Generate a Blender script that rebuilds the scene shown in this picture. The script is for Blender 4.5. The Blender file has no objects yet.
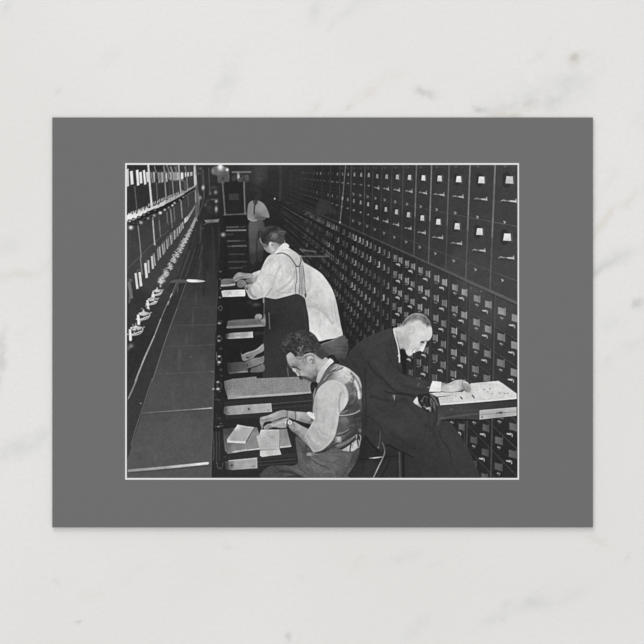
import bpy, math
import numpy as np

# ------------------------------------------------------------------ scale: the photograph is 644 px across, 1 px = 0.2629 mm on the table
PX = 0.0002629
def wx(x): return (x - 322.0) * PX
def wy(y): return (322.0 - y) * PX

scene = bpy.context.scene
C = scene.collection
# camera, straight above the table
cam_d = bpy.data.cameras.new('camera'); cam = bpy.data.objects.new('camera', cam_d); C.objects.link(cam)
CAM_H = 0.62
cam.location = (0, 0, CAM_H); cam_d.sensor_width = 36.0
cam_d.lens = 36.0 * CAM_H / (644 * PX); cam_d.clip_start = 0.01; cam_d.clip_end = 20
scene.camera = cam
# soft room light
w = bpy.data.worlds.new('room_light'); scene.world = w; w.use_nodes = True
WORLD = 0.775
w.node_tree.nodes['Background'].inputs[0].default_value = (1.0, 1.0, 0.995, 1)
w.node_tree.nodes['Background'].inputs[1].default_value = WORLD
# window light, low from the upper left
def area(name, loc, size, energy):
    d = bpy.data.lights.new(name, 'AREA'); d.shape = 'RECTANGLE'; d.size, d.size_y = size; d.energy = energy
    d.color = (1.0, 0.995, 0.985)
    o = bpy.data.objects.new(name, d); C.objects.link(o); o.location = loc
    v = -o.location.normalized()
    o.rotation_euler = v.to_track_quat('-Z', 'Y').to_euler(); return o
area('window_light', (-0.75, 2.1, 0.68), (1.5, 0.9), 37.0)
scene.view_settings.view_transform = 'Standard'; scene.view_settings.look = 'None'
scene.view_settings.gamma = 1.0; scene.view_settings.exposure = 0.03
scene.view_settings.use_curve_mapping = False

def lin(t):
    t = np.asarray(t, dtype=np.float64) / 255.0
    return np.where(t <= 0.04045, t / 12.92, ((np.maximum(t, 0) + 0.055) / 1.055) ** 2.4)

def new_mat(name, rough=0.6, spec=0.08):
    m = bpy.data.materials.new(name); m.use_nodes = True
    b = m.node_tree.nodes['Principled BSDF']
    b.inputs['Roughness'].default_value = rough
    b.inputs['Specular IOR Level'].default_value = spec
    return m, m.node_tree, b

# ------------------------------------------------------------------ marble surface
def marble_material():
    m, nt, b = new_mat('white_marble', 0.5, 0.12)
    N, Lk = nt.nodes, nt.links
    tc = N.new('ShaderNodeTexCoord')
    def math_(op, a, c=None, clamp=False):
        n = N.new('ShaderNodeMath'); n.operation = op; n.use_clamp = clamp
        for i, v in enumerate((a, c)):
            if v is None: continue
            if hasattr(v, 'is_linked'): Lk.new(v, n.inputs[i])
            else: n.inputs[i].default_value = v
        return n.outputs[0]
    def noise(scale, detail=4, rough=0.5, dist=0.0, off=(0, 0, 0), sc=(1, 1, 1), rz=0):
        mp = N.new('ShaderNodeMapping'); Lk.new(tc.outputs['Object'], mp.inputs[0])
        mp.inputs['Location'].default_value = off; mp.inputs['Scale'].default_value = sc
        mp.inputs['Rotation'].default_value = (0, 0, rz)
        n = N.new('ShaderNodeTexNoise'); n.inputs['Scale'].default_value = scale
        n.inputs['Detail'].default_value = detail; n.inputs['Roughness'].default_value = rough
        n.inputs['Distortion'].default_value = dist
        Lk.new(mp.outputs[0], n.inputs['Vector']); return n.outputs['Fac']
    def ramp(v, p0, p1):
        n = N.new('ShaderNodeMapRange'); n.clamp = True; n.interpolation_type = 'SMOOTHSTEP'
        Lk.new(v, n.inputs[0]); n.inputs[1].default_value = p0; n.inputs[2].default_value = p1
        return n.outputs[0]
    def mix(fac, a, col):
        n = N.new('ShaderNodeMix'); n.data_type = 'RGBA'
        if hasattr(fac, 'is_linked'): Lk.new(fac, n.inputs[0])
        else: n.inputs[0].default_value = fac
        if hasattr(a, 'is_linked'): Lk.new(a, n.inputs[6])
        else: n.inputs[6].default_value = a
        n.inputs[7].default_value = col; return n.outputs[2]
    def rgb(r, g, bb): return tuple(float(v) for v in lin([r, g, bb])) + (1,)
    base = mix(ramp(noise(9, 3), .38, .66), rgb(231, 230, 229), rgb(227, 226, 224))
    base = mix(math_('MULTIPLY', ramp(noise(900, 2, .6), .42, .7), .30), base, rgb(222, 222, 221))
    # domain-warped coordinates for the veins
    sep = N.new('ShaderNodeSeparateXYZ'); Lk.new(tc.outputs['Object'], sep.inputs[0])
    wn = noise(75, 6, .68); wn2 = noise(75, 6, .68, off=(3.1, 7.7, 0))
    X = math_('ADD', sep.outputs[0], math_('MULTIPLY', math_('SUBTRACT', wn, .5), .010))
    Y = math_('ADD', sep.outputs[1], math_('MULTIPLY', math_('SUBTRACT', wn2, .5), .010))
    patchn = noise(170, 4, .6, off=(1, 2, 0))
    def vein(x, y, ang, length, width, strength, col, prev, rag=True):
        # a short ragged mineral vein centred at photo pixel x, y; length/width are gaussian radii in px
        ca, sa = math.cos(math.radians(ang)), math.sin(math.radians(ang))
        dx = math_('SUBTRACT', X, wx(x)); dy = math_('SUBTRACT', Y, wy(y))
        u = math_('ADD', math_('MULTIPLY', dx, ca / (length * PX)), math_('MULTIPLY', dy, sa / (length * PX)))
        v = math_('ADD', math_('MULTIPLY', dx, -sa / (width * PX)), math_('MULTIPLY', dy, ca / (width * PX)))
        q = math_('ADD', math_('MULTIPLY', u, u), math_('MULTIPLY', v, v))
        f = math_('MULTIPLY', math_('EXPONENT', math_('MULTIPLY', q, -1.0)), strength * .68)
        if rag: f = math_('MULTIPLY', f, math_('MULTIPLY', ramp(patchn, .24, .68), 1.0))
        return mix(f, prev, col)
    g1, g2, br, be = rgb(196, 197, 197), rgb(170, 170, 168), rgb(196, 180, 165), rgb(214, 205, 194)
    V = [(570, 88, 35, 34, 16, .55, g1), (580, 62, 10, 10, 6, .95, br), (577, 61, 60, 5, 3, .6, g2), (556, 96, 60, 26, 6, .5, g1),
         (427, 95, -20, 11, 4, .95, g2), (484, 108, -15, 9, 3.5, .9, g2), (515, 111, 12, 20, 5, .75, br), (520, 104, 10, 22, 8, .6, g1),
         (362, 97, 42, 26, 4, .55, be), (350, 109, 30, 8, 3.5, .75, br), (375, 88, 30, 30, 8, .35, be), (545, 48, 40, 26, 4, .4, g1),
         (355, 7, 22, 16, 5, .55, g1), (318, 12, 45, 14, 6, .5, g1), (330, 22, 50, 8, 4, .45, g1), (225, 85, 70, 34, 9, .42, g1),
         (313, 108, 45, 10, 4, .55, be), (7, 10, 60, 10, 5, .5, g1), (57, 94, 30, 5, 3, .5, g1), (110, 60, 20, 12, 8, .22, g1),
         (20, 272, 6, 30, 6, .65, be), (8, 246, 30, 18, 7, .3, g1), (45, 262, 50, 20, 5, .35, g1), (0, 360, 85, 26, 4, .75, g2),
         (22, 335, 60, 16, 6, .22, be), (38, 437, 42, 18, 7, .65, g1), (5, 452, 10, 26, 8, .5, g1), (30, 452, 10, 26, 8, .25, g1),
         (622, 208, 38, 34, 4, .75, be), (600, 230, 40, 26, 4, .6, be), (612, 262, 22, 26, 9, .6, g1), (600, 272, 30, 16, 5, .5, g2),
         (596, 205, 70, 16, 5, .4, be), (637, 303, 40, 6, 4, .8, g2), (615, 322, 15, 14, 6, .3, g1), (628, 350, 35, 26, 7, .35, g1),
         (608, 360, 40, 8, 3, .4, g1), (610, 176, 60, 12, 6, .3, g1), (640, 120, 70, 18, 7, .3, g1),
         (600, 540, -22, 12, 2.5, .55, be), (626, 558, 50, 5, 3, .75, g2), (530, 607, 12, 22, 6, .65, g1), (545, 600, 15, 34, 10, .3, g1),
         (358, 564, 35, 12, 5, .5, be), (400, 558, 20, 18, 6, .35, g1), (430, 563, 0, 8, 4, .3, g1), (416, 629, 35, 18, 5, .55, g1),
         (495, 617, 25, 24, 7, .32, g1), (580, 588, 30, 22, 6, .22, g1), (230, 572, 20, 10, 5, .35, be), (228, 543, 0, 5, 3, .4, g1),
         (76, 622, 0, 3, 2, .8, g2), (288, 639, 60, 4, 3, .8, g2), (58, 580, 10, 3, 3, .45, g1), (85, 595, 20, 14, 7, .3, be),
         (302, 574, 0, 4, 3, .4, g1), (135, 575, 30, 20, 8, .15, g1), (520, 95, 30, 60, 20, .2, g1)]
    col = base
    for v in V: col = vein(*v[:6], v[6], col)
    Lk.new(col, b.inputs['Base Color'])
    bp = N.new('ShaderNodeBump'); bp.inputs['Strength'].default_value = .16; bp.inputs['Distance'].default_value = .0003
    Lk.new(noise(700, 4, .65), bp.inputs['Height']); Lk.new(bp.outputs[0], b.inputs['Normal'])
    return m

def box_mesh(name, x0, x1, y0, y1, z0, z1, bevel=0):
    import bmesh
    bm = bmesh.new(); bmesh.ops.create_cube(bm, size=1)
    for v in bm.verts:
        v.co = ((x0 + x1) / 2 + v.co.x * (x1 - x0), (y0 + y1) / 2 + v.co.y * (y1 - y0), (z0 + z1) / 2 + v.co.z * (z1 - z0))
    if bevel: bmesh.ops.bevel(bm, geom=list(bm.edges), offset=bevel, segments=3, profile=.5, affect='EDGES')
    me = bpy.data.meshes.new(name); bm.to_mesh(me); bm.free(); return me
slab = bpy.data.objects.new('marble_tabletop', box_mesh('marble_tabletop', -.45, .45, -.32, .32, -.02, 0, .002))
slab.data.materials.append(marble_material()); C.objects.link(slab)
slab['label'] = 'white marble tabletop with faint grey and beige veins under the postcard'; slab['category'] = 'tabletop'

# ------------------------------------------------------------------ the printed picture, drawn into arrays on a fine grid
X0, Y0, X1, Y1 = 127.0, 165.0, 517.4, 477.8        # printed area in photo px
S = 2
GW, GH = int(round((X1 - X0) * S)) + 1, int(round((Y1 - Y0) * S)) + 1
gx = (X0 + np.arange(GW) / S).astype(np.float32); gy = (Y0 + np.arange(GH) / S).astype(np.float32)
T = np.full((GH, GW), 30, np.float32)              # tone of the ink, 0..255
LAB = np.zeros((GH, GW), np.int16)
NAMES = [('aisle_end', None)]
cur = 0; view = (0., 0., 1.); clipm = None
rng = np.random.default_rng(7)

def V(ox, oy, size):
    global view; view = (ox, oy, size / 644.0)
def part(name, label=None):
    global cur; NAMES.append((name, label)); cur = len(NAMES) - 1
def tp(pts):
    a = np.array(pts, np.float32).reshape(-1, 2)
    return np.stack([view[0] + a[:, 0] * view[2], view[1] + a[:, 1] * view[2]], 1)
def spline(p, closed, n=5):
    m = len(p); out = []
    if m < 3: return p
    for i in range(m if closed else m - 1):
        if closed: a, b, c, d = p[(i - 1) % m], p[i], p[(i + 1) % m], p[(i + 2) % m]
        else: a, b, c, d = p[max(i - 1, 0)], p[i], p[i + 1], p[min(i + 2, m - 1)]
        for k in range(n):
            t = k / n
            out.append(.5 * (2 * b + (c - a) * t + (2 * a - 5 * b + 4 * c - d) * t * t + (3 * b - 3 * c + d - a) * t ** 3))
    if not closed: out.append(p[-1])
    return np.array(out, np.float32)
def window(p, pad):
    i0 = max(0, int((p[:, 0].min() - pad - X0) * S)); i1 = min(GW, int((p[:, 0].max() + pad - X0) * S) + 2)
    j0 = max(0, int((p[:, 1].min() - pad - Y0) * S)); j1 = min(GH, int((p[:, 1].max() + pad - Y0) * S) + 2)
    if i1 <= i0 or j1 <= j0: return None
    return slice(j0, j1), slice(i0, i1)
def segdist(p, closed, gxx, gyy):
    q = np.roll(p, -1, 0) if closed else p[1:]
    a = p if closed else p[:-1]
    best = np.full(gxx.shape, 1e9, np.float32); inside = np.zeros(gxx.shape, bool)
    for (ax, ay), (bx, by) in zip(a, q):
        dx, dy = bx - ax, by - ay; L2 = dx * dx + dy * dy
        if L2 < 1e-9: continue
        t = np.clip(((gxx - ax) * dx + (gyy - ay) * dy) / L2, 0, 1)
        best = np.minimum(best, (gxx - ax - t * dx) ** 2 + (gyy - ay - t * dy) ** 2)
        if closed and ay != by:
            c = (ay > gyy) != (by > gyy)
            inside ^= c & (gxx < (bx - ax) * (gyy - ay) / (by - ay) + ax)
    return np.sqrt(best), inside
def comp(win, cov, tone):
    if clipm is not None: cov = cov * clipm[win]
    T[win] = T[win] * (1 - cov) + tone * cov
def tones(tone, gxx, gyy):
    if np.isscalar(tone): return np.float32(tone)
    a = np.array(tone, np.float32); c = tp(a[:, :2]); num = 0; den = 0
    for (x, y), t in zip(c, a[:, 2]):
        wgt = 1.0 / (((gxx - x) ** 2 + (gyy - y) ** 2) + 1.5) ** 1.6
        num = num + wgt * t; den = den + wgt
    return num / den
def P(pts, tone, soft=.45, a=1., claim=False, curve=True, clip=False):
    """filled shape; tone is a number or control points (x, y, tone)"""
    global clipm
    p = tp(pts)
    if curve: p = spline(p, True)
    win = window(p, soft * 2 + 1)
    if win is None: return
    gxx, gyy = np.meshgrid(gx[win[1]], gy[win[0]])
    d, ins = segdist(p, True, gxx, gyy)
    sd = np.where(ins, d, -d); cov = np.clip(sd / (2 * soft) + .5, 0, 1); cov = cov * cov * (3 - 2 * cov)
    comp(win, cov * a, tones(tone, gxx, gyy))
    if claim: LAB[win][sd > 0] = cur
    if clip:
        m = np.zeros_like(T); m[win] = np.clip(sd / .6 + .5, 0, 1); clipm = m
    return
def unclip():
    global clipm; clipm = None
def L(pts, wd, tone, a=1., soft=.4, curve=True, claim=False):
    """stroke, width in px"""
    p = tp(pts)
    if curve and len(p) > 2: p = spline(p, False)
    win = window(p, wd / 2 + soft * 2 + .5)
    if win is None: return
    gxx, gyy = np.meshgrid(gx[win[1]], gy[win[0]])
    d, _ = segdist(p, False, gxx, gyy)
    cov = np.clip((wd / 2 - d) / (2 * soft) + .5, 0, 1); k = min(1, wd / .9)
    comp(win, cov * a * k, tones(tone, gxx, gyy))
    if claim: LAB[win][d < wd / 2 + .3] = cur
def B(x, y, rx, ry, tone, a=1., ang=0):
    """soft blob, radii in px"""
    c = tp([(x, y)])[0]; r = max(rx, ry) * 2.6
    win = window(np.array([c]), r)
    if win is None: return
    gxx, gyy = np.meshgrid(gx[win[1]] - c[0], gy[win[0]] - c[1])
    ca, sa = math.cos(math.radians(ang)), math.sin(math.radians(ang))
    u = (gxx * ca + gyy * sa) / rx; v = (-gxx * sa + gyy * ca) / ry
    comp(win, np.exp(-(u * u + v * v) * 1.1) * a, np.float32(tone))
def bars(lst, wd, tone, soft=.4):
    for b_ in lst: L(b_, wd, tone, soft=soft, curve=False)

# ---- far end of the aisle
V(200, 162, 70)
P([(-40, 20), (660, 20), (660, 1200), (-40, 1200)], [(0, 100, 45), (300, 300, 36), (600, 100, 52), (600, 600, 30), (300, 700, 32), (0, 500, 40), (100, 600, 30)], curve=False)
P([(500, 40), (660, 30), (660, 200), (520, 190)], 62, 3, .7)
for y in (60, 110, 150): L([(520, y), (660, y + 8)], 1.2, 74, .5, .9)
P([(560, 200), (660, 150), (660, 330), (600, 330)], 40, 3, .8)
P([(110, 60), (160, 40), (255, 60), (265, 185), (170, 190), (160, 130), (110, 110)], [(180, 60, 120), (210, 150, 85), (130, 80, 100)], .9)
B(188, 48, 2.6, 3.0, 235); B(188, 45, 2, 2.6, 245); B(122, 80, 1.4, 2.2, 130); B(251, 72, 1.5, 1.6, 250)
L([(175, 95), (250, 92)], .8, 60, .5); B(212, 155, 1, 1, 45)
L([(300, 95), (465, 93)], 1.9, 108, 1, .5); L([(350, 100), (355, 160)], 2.2, 120, .9, .6); B(355, 135, 1.3, 2.6, 195)
P([(300, 130), (330, 125), (330, 170), (300, 170)], 60, .7); P([(355, 155), (440, 120), (445, 180), (370, 195)], [(400, 150, 80)], .8); B(405, 148, 1.2, 1.2, 45); L([(380, 120), (440, 125)], .8, 100, .6)
P([(225, 185), (400, 185), (405, 475), (235, 478)], 31, .8, curve=False)
L([(208, 190), (232, 490)], 1.5, 100, .95); L([(405, 185), (415, 480)], 1.5, 112, .95); L([(222, 487), (425, 478)], 1.3, 98, .9)
L([(228, 482), (232, 470)], 1.2, 120, .7); B(418, 470, 1.2, 1.4, 125, .8)
P([(265, 295), (355, 290), (360, 350), (268, 350)], 62, .8, .85, curve=False); L([(300, 300), (302, 345)], .6, 48, .7); L([(330, 300), (330, 345)], .6, 48, .7)
B(320, 420, 5, 6, 42, .5)
P([(215, 495), (440, 490), (450, 1120), (215, 1120)], 26, .8, .9, curve=False)
# clutter left of the frame
L([(28, 80), (38, 330)], 1.2, 80, .8); L([(80, 60), (92, 300)], 1.3, 78, .8); L([(10, 60), (20, 200)], 1, 70, .6)
for x, y, rx, ry, t in ((145, 280, 1.9, 2, 150), (150, 362, 1.6, 1.8, 175), (150, 435, 1.5, 3.2, 185), (128, 235, 3.5, 1.4, 70), (95, 290, 1.4, 2, 95), (120, 345, 3.6, .8, 95),
                        (52, 395, 1.5, 2.2, 85), (28, 238, 1.3, 2.4, 175), (85, 420, 3, 3, 55), (70, 360, 2, 2, 62), (8, 330, 1, 2, 120), (100, 460, 3, 2, 48)): B(x, y, rx, ry, t, .95)
part('side_table', 'small pale ledge at the far end of the aisle')
P([(40, 535), (180, 525), (170, 555), (60, 562)], [(60, 548, 130), (170, 535, 120), (110, 545, 108)], .5, claim=True, curve=False); P([(60, 558), (160, 555), (150, 572), (65, 575)], 75, .5, claim=True)
B(50, 578, 1.1, 1.1, 190); B(30, 610, 2, 1.2, 70)
part('stacked_trays', 'stack of shallow trays standing in the aisle')
V(200, 222, 50)
P([(325, 35), (630, 35), (640, 640), (350, 640)], 31, .8, claim=True, curve=False)
for x0, x1, y, t, w_ in ((345, 495, 67, 95, 1.3), (530, 575, 63, 70, 1.2), (345, 590, 108, 128, 1.5), (360, 420, 162, 62, 1.6), (360, 510, 245, 92, 1.4), (520, 575, 240, 58, 1.2), (360, 600, 312, 76, 1.3),
                         (420, 590, 308, 98, 1.3), (380, 570, 415, 70, 1.2), (370, 600, 513, 72, 1.3), (390, 540, 592, 74, 1.4), (540, 600, 570, 55, 1)):
    L([(x0, y + 2), (x1, y - 2)], w_, t, .9, .5)
B(297, 165, 2.1, 2.1, 150); B(297, 165, 1.3, 1.3, 165); B(20, 320, .8, 3, 95); B(90, 310, 1, 5, 62, .8); B(20, 400, .8, 4, 75, .8); B(8, 570, 1, 2, 90); B(95, 400, 1, 1.5, 70); L([(110, 40), (125, 620)], 1, 42, .8)
B(265, 630, 1, 2, 80)

# ---- right-hand wall of drawers
VX, VY = 222., 170.
def dk(k): return 1.0 / (0.003663 + 0.00037 * k)
V(0, 0, 644)
part('upper_drawer_wall', 'upper wall of large printed card drawers on the right')
sl = .451
P([(268, 165), (518, 165), (518, VY + sl * 296), (268, VY + sl * 46)],
  [(510, 200, 62), (500, 280, 66), (460, 200, 58), (440, 250, 54), (410, 190, 52), (400, 235, 46), (360, 180, 40), (370, 225, 38), (330, 180, 34), (330, 210, 33), (290, 175, 42), (285, 200, 30), (300, 215, 32), (460, 265, 66)],
  .6, claim=True, curve=False)
part('lower_drawer_wall', 'lower wall of small printed card drawers on the right')
P([(262, VY + sl * 40), (518, VY + sl * 296), (518, 479), (262, 479)],
  [(500, 310, 68), (470, 290, 72), (480, 325, 66), (440, 275, 54), (500, 370, 50), (450, 340, 46), (400, 270, 38), (400, 330, 33), (350, 250, 30), (340, 320, 28), (300, 240, 32), (300, 280, 26), (500, 450, 34), (440, 450, 34), (450, 300, 48), (505, 345, 52)],
  .6, claim=True, curve=False)
# horizontal joints
def fall(d, lo=70., hi=290.): return max(0., min(1., (d - lo) / (hi - lo)))
def joint(s, tone_near, tone_far, w_near, x_from=60, x_to=296, a=.8):
    for d0 in np.arange(x_from, x_to, 12):
        f = fall(d0); d1 = min(d0 + 12.5, x_to)
        L([(VX + d0, VY + s * d0), (VX + d1, VY + s * d1)], .5 + w_near * f, tone_far + (tone_near - tone_far) * f, a * rng.uniform(.6, 1), curve=False)
joint(.192, 98, 50, .5, 75); joint(.376, 98, 46, .5, 110); joint(-.012, 70, 45, .4, 100); joint(.16, 62, 58, .3, 66, 130, .7); joint(.255, 60, 60, .3, 66, 140, .7)
for d0 in np.arange(20, 296, 10):
    f = fall(d0, 40, 270)
    L([(VX + d0, VY + sl * d0), (VX + d0 + 10.5, VY + sl * (d0 + 10.5))], .8 + 1.6 * f, 44 + 54 * f, .95, .5, curve=False)
    L([(VX + d0, VY + sl * d0 + 1.6 + f), (VX + d0 + 10.5, VY + sl * (d0 + 10.5) + 1.6 + f)], .8, 34, .6, .5, curve=False)
for r in range(7): joint(.576 + .0925 * r, 86, 42, .35, 110, 296, .8); joint(.581 + .0925 * r, 30, 28, .5, 110, 296, .6)
# upper dividers
DIV = {0: (120, 1.6), 1: (122, 1.4), 2: (105, 1.2), 3: (125, 1.3), 4: (110, 1.2), 5: (84, .8), 6: (80, .7), 7: (74, .7), 8: (66, .8), 9: (84, .9), 11: (78, .9), 13: (66, .8), 15: (60, .8), 17: (56, .7), 20: (50, .7), 24: (50, .7), 29: (52, 1)}
for k, (t, w_) in DIV.items():
    d = dk(k); s_ = -.038 * d / 250
    yb = VY + sl * d - 2
    n = 7
    for i in range(n):
        ya, yc = 165 + (yb - 165) * i / n, 165 + (yb - 165) * (i + 1) / n
        g = 1 if i < 4 else .62
        L([(VX + d + s_ * (ya - 165), ya), (VX + d + s_ * (yc - 165), yc + .3)], w_ * (1 if g == 1 else .8), 45 + (t - 45) * g * rng.uniform(.85, 1.08), .95, curve=False)
# lower dividers
for k in range(-1, 16):
    d = dk(k); f = fall(d, 110, 300)
    y0 = VY + sl * d + 2
    L([(VX + d, y0), (VX + d - .022 * d / 250 * (478 - y0), 478)], .9 + .8 * f, 38 + 44 * f, .85, .5)
    L([(VX + d - 1.6, y0), (VX + d - 1.6 - .022 * d / 250 * (478 - y0), 478)], .9, 30, .5 * f, .5)
# furniture of the upper drawers
for k in range(0, 26):
    d0, d1 = dk(k), dk(k - 1); wc = d1 - d0; f = fall(d0, 95, 280)
    dm = d0 + wc * (.50 if k == 0 else .45)
    if k == 0: dm = d0 + 14.2
    for row, (sL, sH, sM) in enumerate(((.0345, .1075, .182), (.2335, .305, .384))):
        bx_ = VX + dm + .4 - (.2 + row * 2.2 * (d0 / 270) ** 2)
        jt = rng.uniform(.85, 1.05)
        lt = (60 + 172 * min(1, f * 1.6 + .12)) * jt
        if k > 13: lt = rng.choice([60, 75, 105, 85, 125]) * (.9 if row == 0 else .8)
        if k > 18: lt = rng.choice([60, 74, 90])
        yL = VY + sL * dm + (1 if 0 < k < 9 else 0); h = 1.2 + 6.0 * (d0 / 273) ** 1.2 * (1 if k < 12 else .8); w_ = max(1.0, wc * .25)
        L([(bx_ - w_ * .4, yL - h / 2 - .4), (bx_ - w_ * .4, yL + h / 2 + .6)], w_ * 1.0, 30, .5)
        P([(bx_ - w_ * .40, yL - h / 2), (bx_ + w_ * .42, yL - h / 2 + .2), (bx_ + w_ / 2, yL + h / 2 + .3), (bx_ - w_ / 2 - .3, yL + h / 2 - .1)], [(bx_, yL - h / 2, lt), (bx_, yL + h / 2, lt * .93)], .4, .97, curve=False)
        if k < 7:
            L([(bx_ + w_ / 2 + .8, yL - h / 2 - .3), (bx_ + w_ / 2 + 1.0, yL + h / 2 + .8)], .6, 130, .7)
            L([(bx_ - w_ / 2 - .8, yL + h / 2 + .6), (bx_ + w_ / 2 + .9, yL + h / 2 + .9)], .5, 110, .6)
        yH = VY + sH * dm + (1.1 if 0 < k < 9 else 0); hw = wc * .26 * (1 if k < 4 else .85)
        if k < 9:
            q = hw * (.86 if k < 3 else 1) ; bx_ -= .5
            P([(bx_ - q * .3, yH - .1), (bx_ + q, yH - .9), (bx_ + q, yH + 1.7), (bx_ + q * .2, yH + .9)], 150 * (.6 + .4 * f), .4, .75, curve=False)
            L([(bx_ - q, yH - .4), (bx_ + q * .9, yH + .7)], .7, 120 + 50 * f, .9)
            L([(bx_ - q * 1.15, yH + .2), (bx_ - q * .8, yH - .8), (bx_ - q * .55, yH + .2)], .8, 175 * (.55 + .45 * f), .9)
            L([(bx_ + q * .2, yH + .3), (bx_ + q * .95, yH + .8)], 1.3, 205 * (.6 + .4 * f), .9)
            L([(bx_ + q * 1.0, yH - 1.6), (bx_ + q * 1.05, yH + 1.7)], .8, 215 * (.6 + .4 * f), .9)
            L([(bx_ - q, yH + 1.8), (bx_ + q, yH + 2.6)], .9, 38, .5)
        elif k < 16:
            B(bx_, yH, .9, .9, (150 if k < 13 else 95) * rng.uniform(.7, 1.3)); B(bx_ - 1, yH - .2, .9, .5, 110, .8)
        else: B(bx_, yH, .9, .6, rng.choice([60, 80, 95]), .8)
        yM = VY + sM * dm; mx = bx_ - wc * .14
        if k < 12:
            L([(mx - .9, yM - .9), (mx + .7, yM + .1), (mx - .5, yM + 1)], .9, 105 + 90 * f, .9)
        if row == 0 and k < 14:
            yM = VY - .012 * dm; L([(mx - 1, yM - 1), (mx + .3, yM + .6), (mx + 1.4, yM - .8)], .7, 80 + 60 * f, .7)
        if row == 1 and k < 2: pass
# furniture of the lower drawers
for k in range(-1, 34):
    d0, d1 = dk(k + 1), dk(k); wc = d1 - d0
    for r in range(0, 9):
        for side, fr in (((0, .215), (1, .665)) if k == -1 else ((0, .27), (1, .73))):
            dm = d0 + wc * fr + rng.uniform(-.2, .2); s = .505 + .0925 * r
            bx_ = VX + dm - .022 * (s * dm - .45 * dm); yL = VY + s * dm
            if yL > 480: continue
            f = fall(dm, 60, 290)
            if k > 5: w_ = 1.15
            else: w_ = wc * .215
            h = .026 * dm * (.92 if k < 2 else 1.02)
            if k <= 1: t = rng.uniform(138, 166)
            elif k <= 5: t = rng.uniform(125, 160)
            elif k <= 10: t = rng.uniform(110, 175)
            elif k <= 16: t = rng.uniform(70, 140)
            elif k <= 22: t = rng.uniform(50, 112)
            else: t = rng.uniform(46, 90)
            t *= (1 - .06 * r) if k < 9 else (1 - .05 * r)
            if k > 10 and rng.random() < .22: continue
            if k <= 5:
                sk = w_ * .42
                P([(bx_ - w_ / 2, yL - h / 2 - sk / 3), (bx_ + w_ / 2, yL - h / 2 + sk / 3), (bx_ + w_ / 2 - .1, yL + h / 2 + sk / 3), (bx_ - w_ / 2 - .1, yL + h / 2 - sk / 3)], [(bx_ - 1, yL, t), (bx_ + w_ / 2, yL, t * .9)], .45, .95, curve=False)
                L([(bx_, yL - h / 2), (bx_, yL + h / 2)], .5, t * .8, .5)
                br_ = 1.5 if (k >= 1 and rng.random() < .75) else 1.05
                L([(bx_ + w_ / 2 + .6, yL - h / 2 + .2), (bx_ + w_ / 2 + .5, yL + h / 2 + .9)], .8, min(225, t * br_ + 15), .85)
                L([(bx_ - w_ / 2 - .6, yL - h / 2 - .6), (bx_ - w_ / 2 - .7, yL + h / 2 - .2)], .5, 92, .6)
                yk = yL + h / 2 + 3.4 * dm / 260
                if side == 0:
                    if k <= 1:
                        B(bx_ - .4, yk - .5, .9, .8, 185); B(bx_ + 1.3, yk + .2, .8, 1.0, 150); B(bx_ + .2, yk + 1.6, .6, .5, 100)
                    else: L([(bx_ - 1.2, yk - 1.1), (bx_ + .9, yk - .5)], 1, 120, .9)
                else:
                    q = dm / 260
                    B(bx_ - 3.2 * q, yk + 2.0, 2.2, .7, 30, .5)
                    L([(bx_ - 5.0 * q, yk - .6), (bx_ - 2.2 * q, yk + .3)], 1.2, 205 * (.75 + .25 * f), .95)
                    L([(bx_ - 2.8 * q, yk - .9), (bx_ - .8 * q, yk), (bx_ - .6 * q, yk + 2.0 * q)], 1.0, 180, .9)
            elif k <= 22:
                g = rng.uniform(.7, 1.25)
                L([(bx_ + .3, yL - h / 2), (bx_ + .3, yL + h / 2)], w_, t * g, .9)
                L([(bx_ - 1.0, yL - h / 2 - .3), (bx_ - 1.1, yL + h / 2 - .5)], .7, t * .8, .7)
                L([(bx_ - 1.6, yL + h / 2 + .6), (bx_ + .3, yL + h / 2 + 1.0)], .8, t * g * (1.25 if side else .9), .85)
            else:
                L([(bx_ - .8, yL - .6), (bx_ + .8, yL + .4)], .9, t * rng.uniform(.8, 1.2), .75)
# hazy dark streaks far down the wall
for s in np.arange(.3, 1.1, .06):
    L([(VX + 42, VY + s * 42), (VX + 105, VY + s * 105)], 1.1, 52 if s < .8 else 40, .6, .8)
    L([(VX + 42, VY + s * 42 + 1.8), (VX + 112, VY + s * 112 + 1.8)], 1.0, 22, .5, .8)
P([(268, 165), (310, 165), (300, 200), (270, 190)], 45, 4, .5)
L([(281, 165), (280, 200)], 2.4, 66, .6, 1); L([(268, 168), (279, 168)], 4, 58, .5, 1.4)
V(240, 156, 140)
B(160, 197, .8, .9, 215); B(315, 262, 1.3, 1.3, 85)
P([(355, 222), (372, 205), (405, 208), (415, 230), (440, 250), (445, 268), (400, 262), (380, 275), (350, 270)], 56, 2.2, .7)
P([(455, 50), (480, 50), (475, 70)], 50, 2, .3)
L([(486, 40), (476, 150), (468, 230), (460, 305)], .8, 128, .95); B(460, 306, .9, 1.1, 190); B(472, 195, .7, 1.5, 165)
for p_ in (((280, 432), (345, 440)), ((280, 462), (400, 462))): L(p_, 1.4, 100, .9, .5)
P([(270, 425), (300, 430), (290, 445)], 95, .6, .7); B(398, 458, 1.2, 1.4, 92)
V(430, 280, 100)
L([(220, 0), (380, 72), (560, 150)], 2.4, 92, .6, .5)
B(330, 72, .9, .7, 125); B(262, 52, 1, .8, 105)

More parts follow.
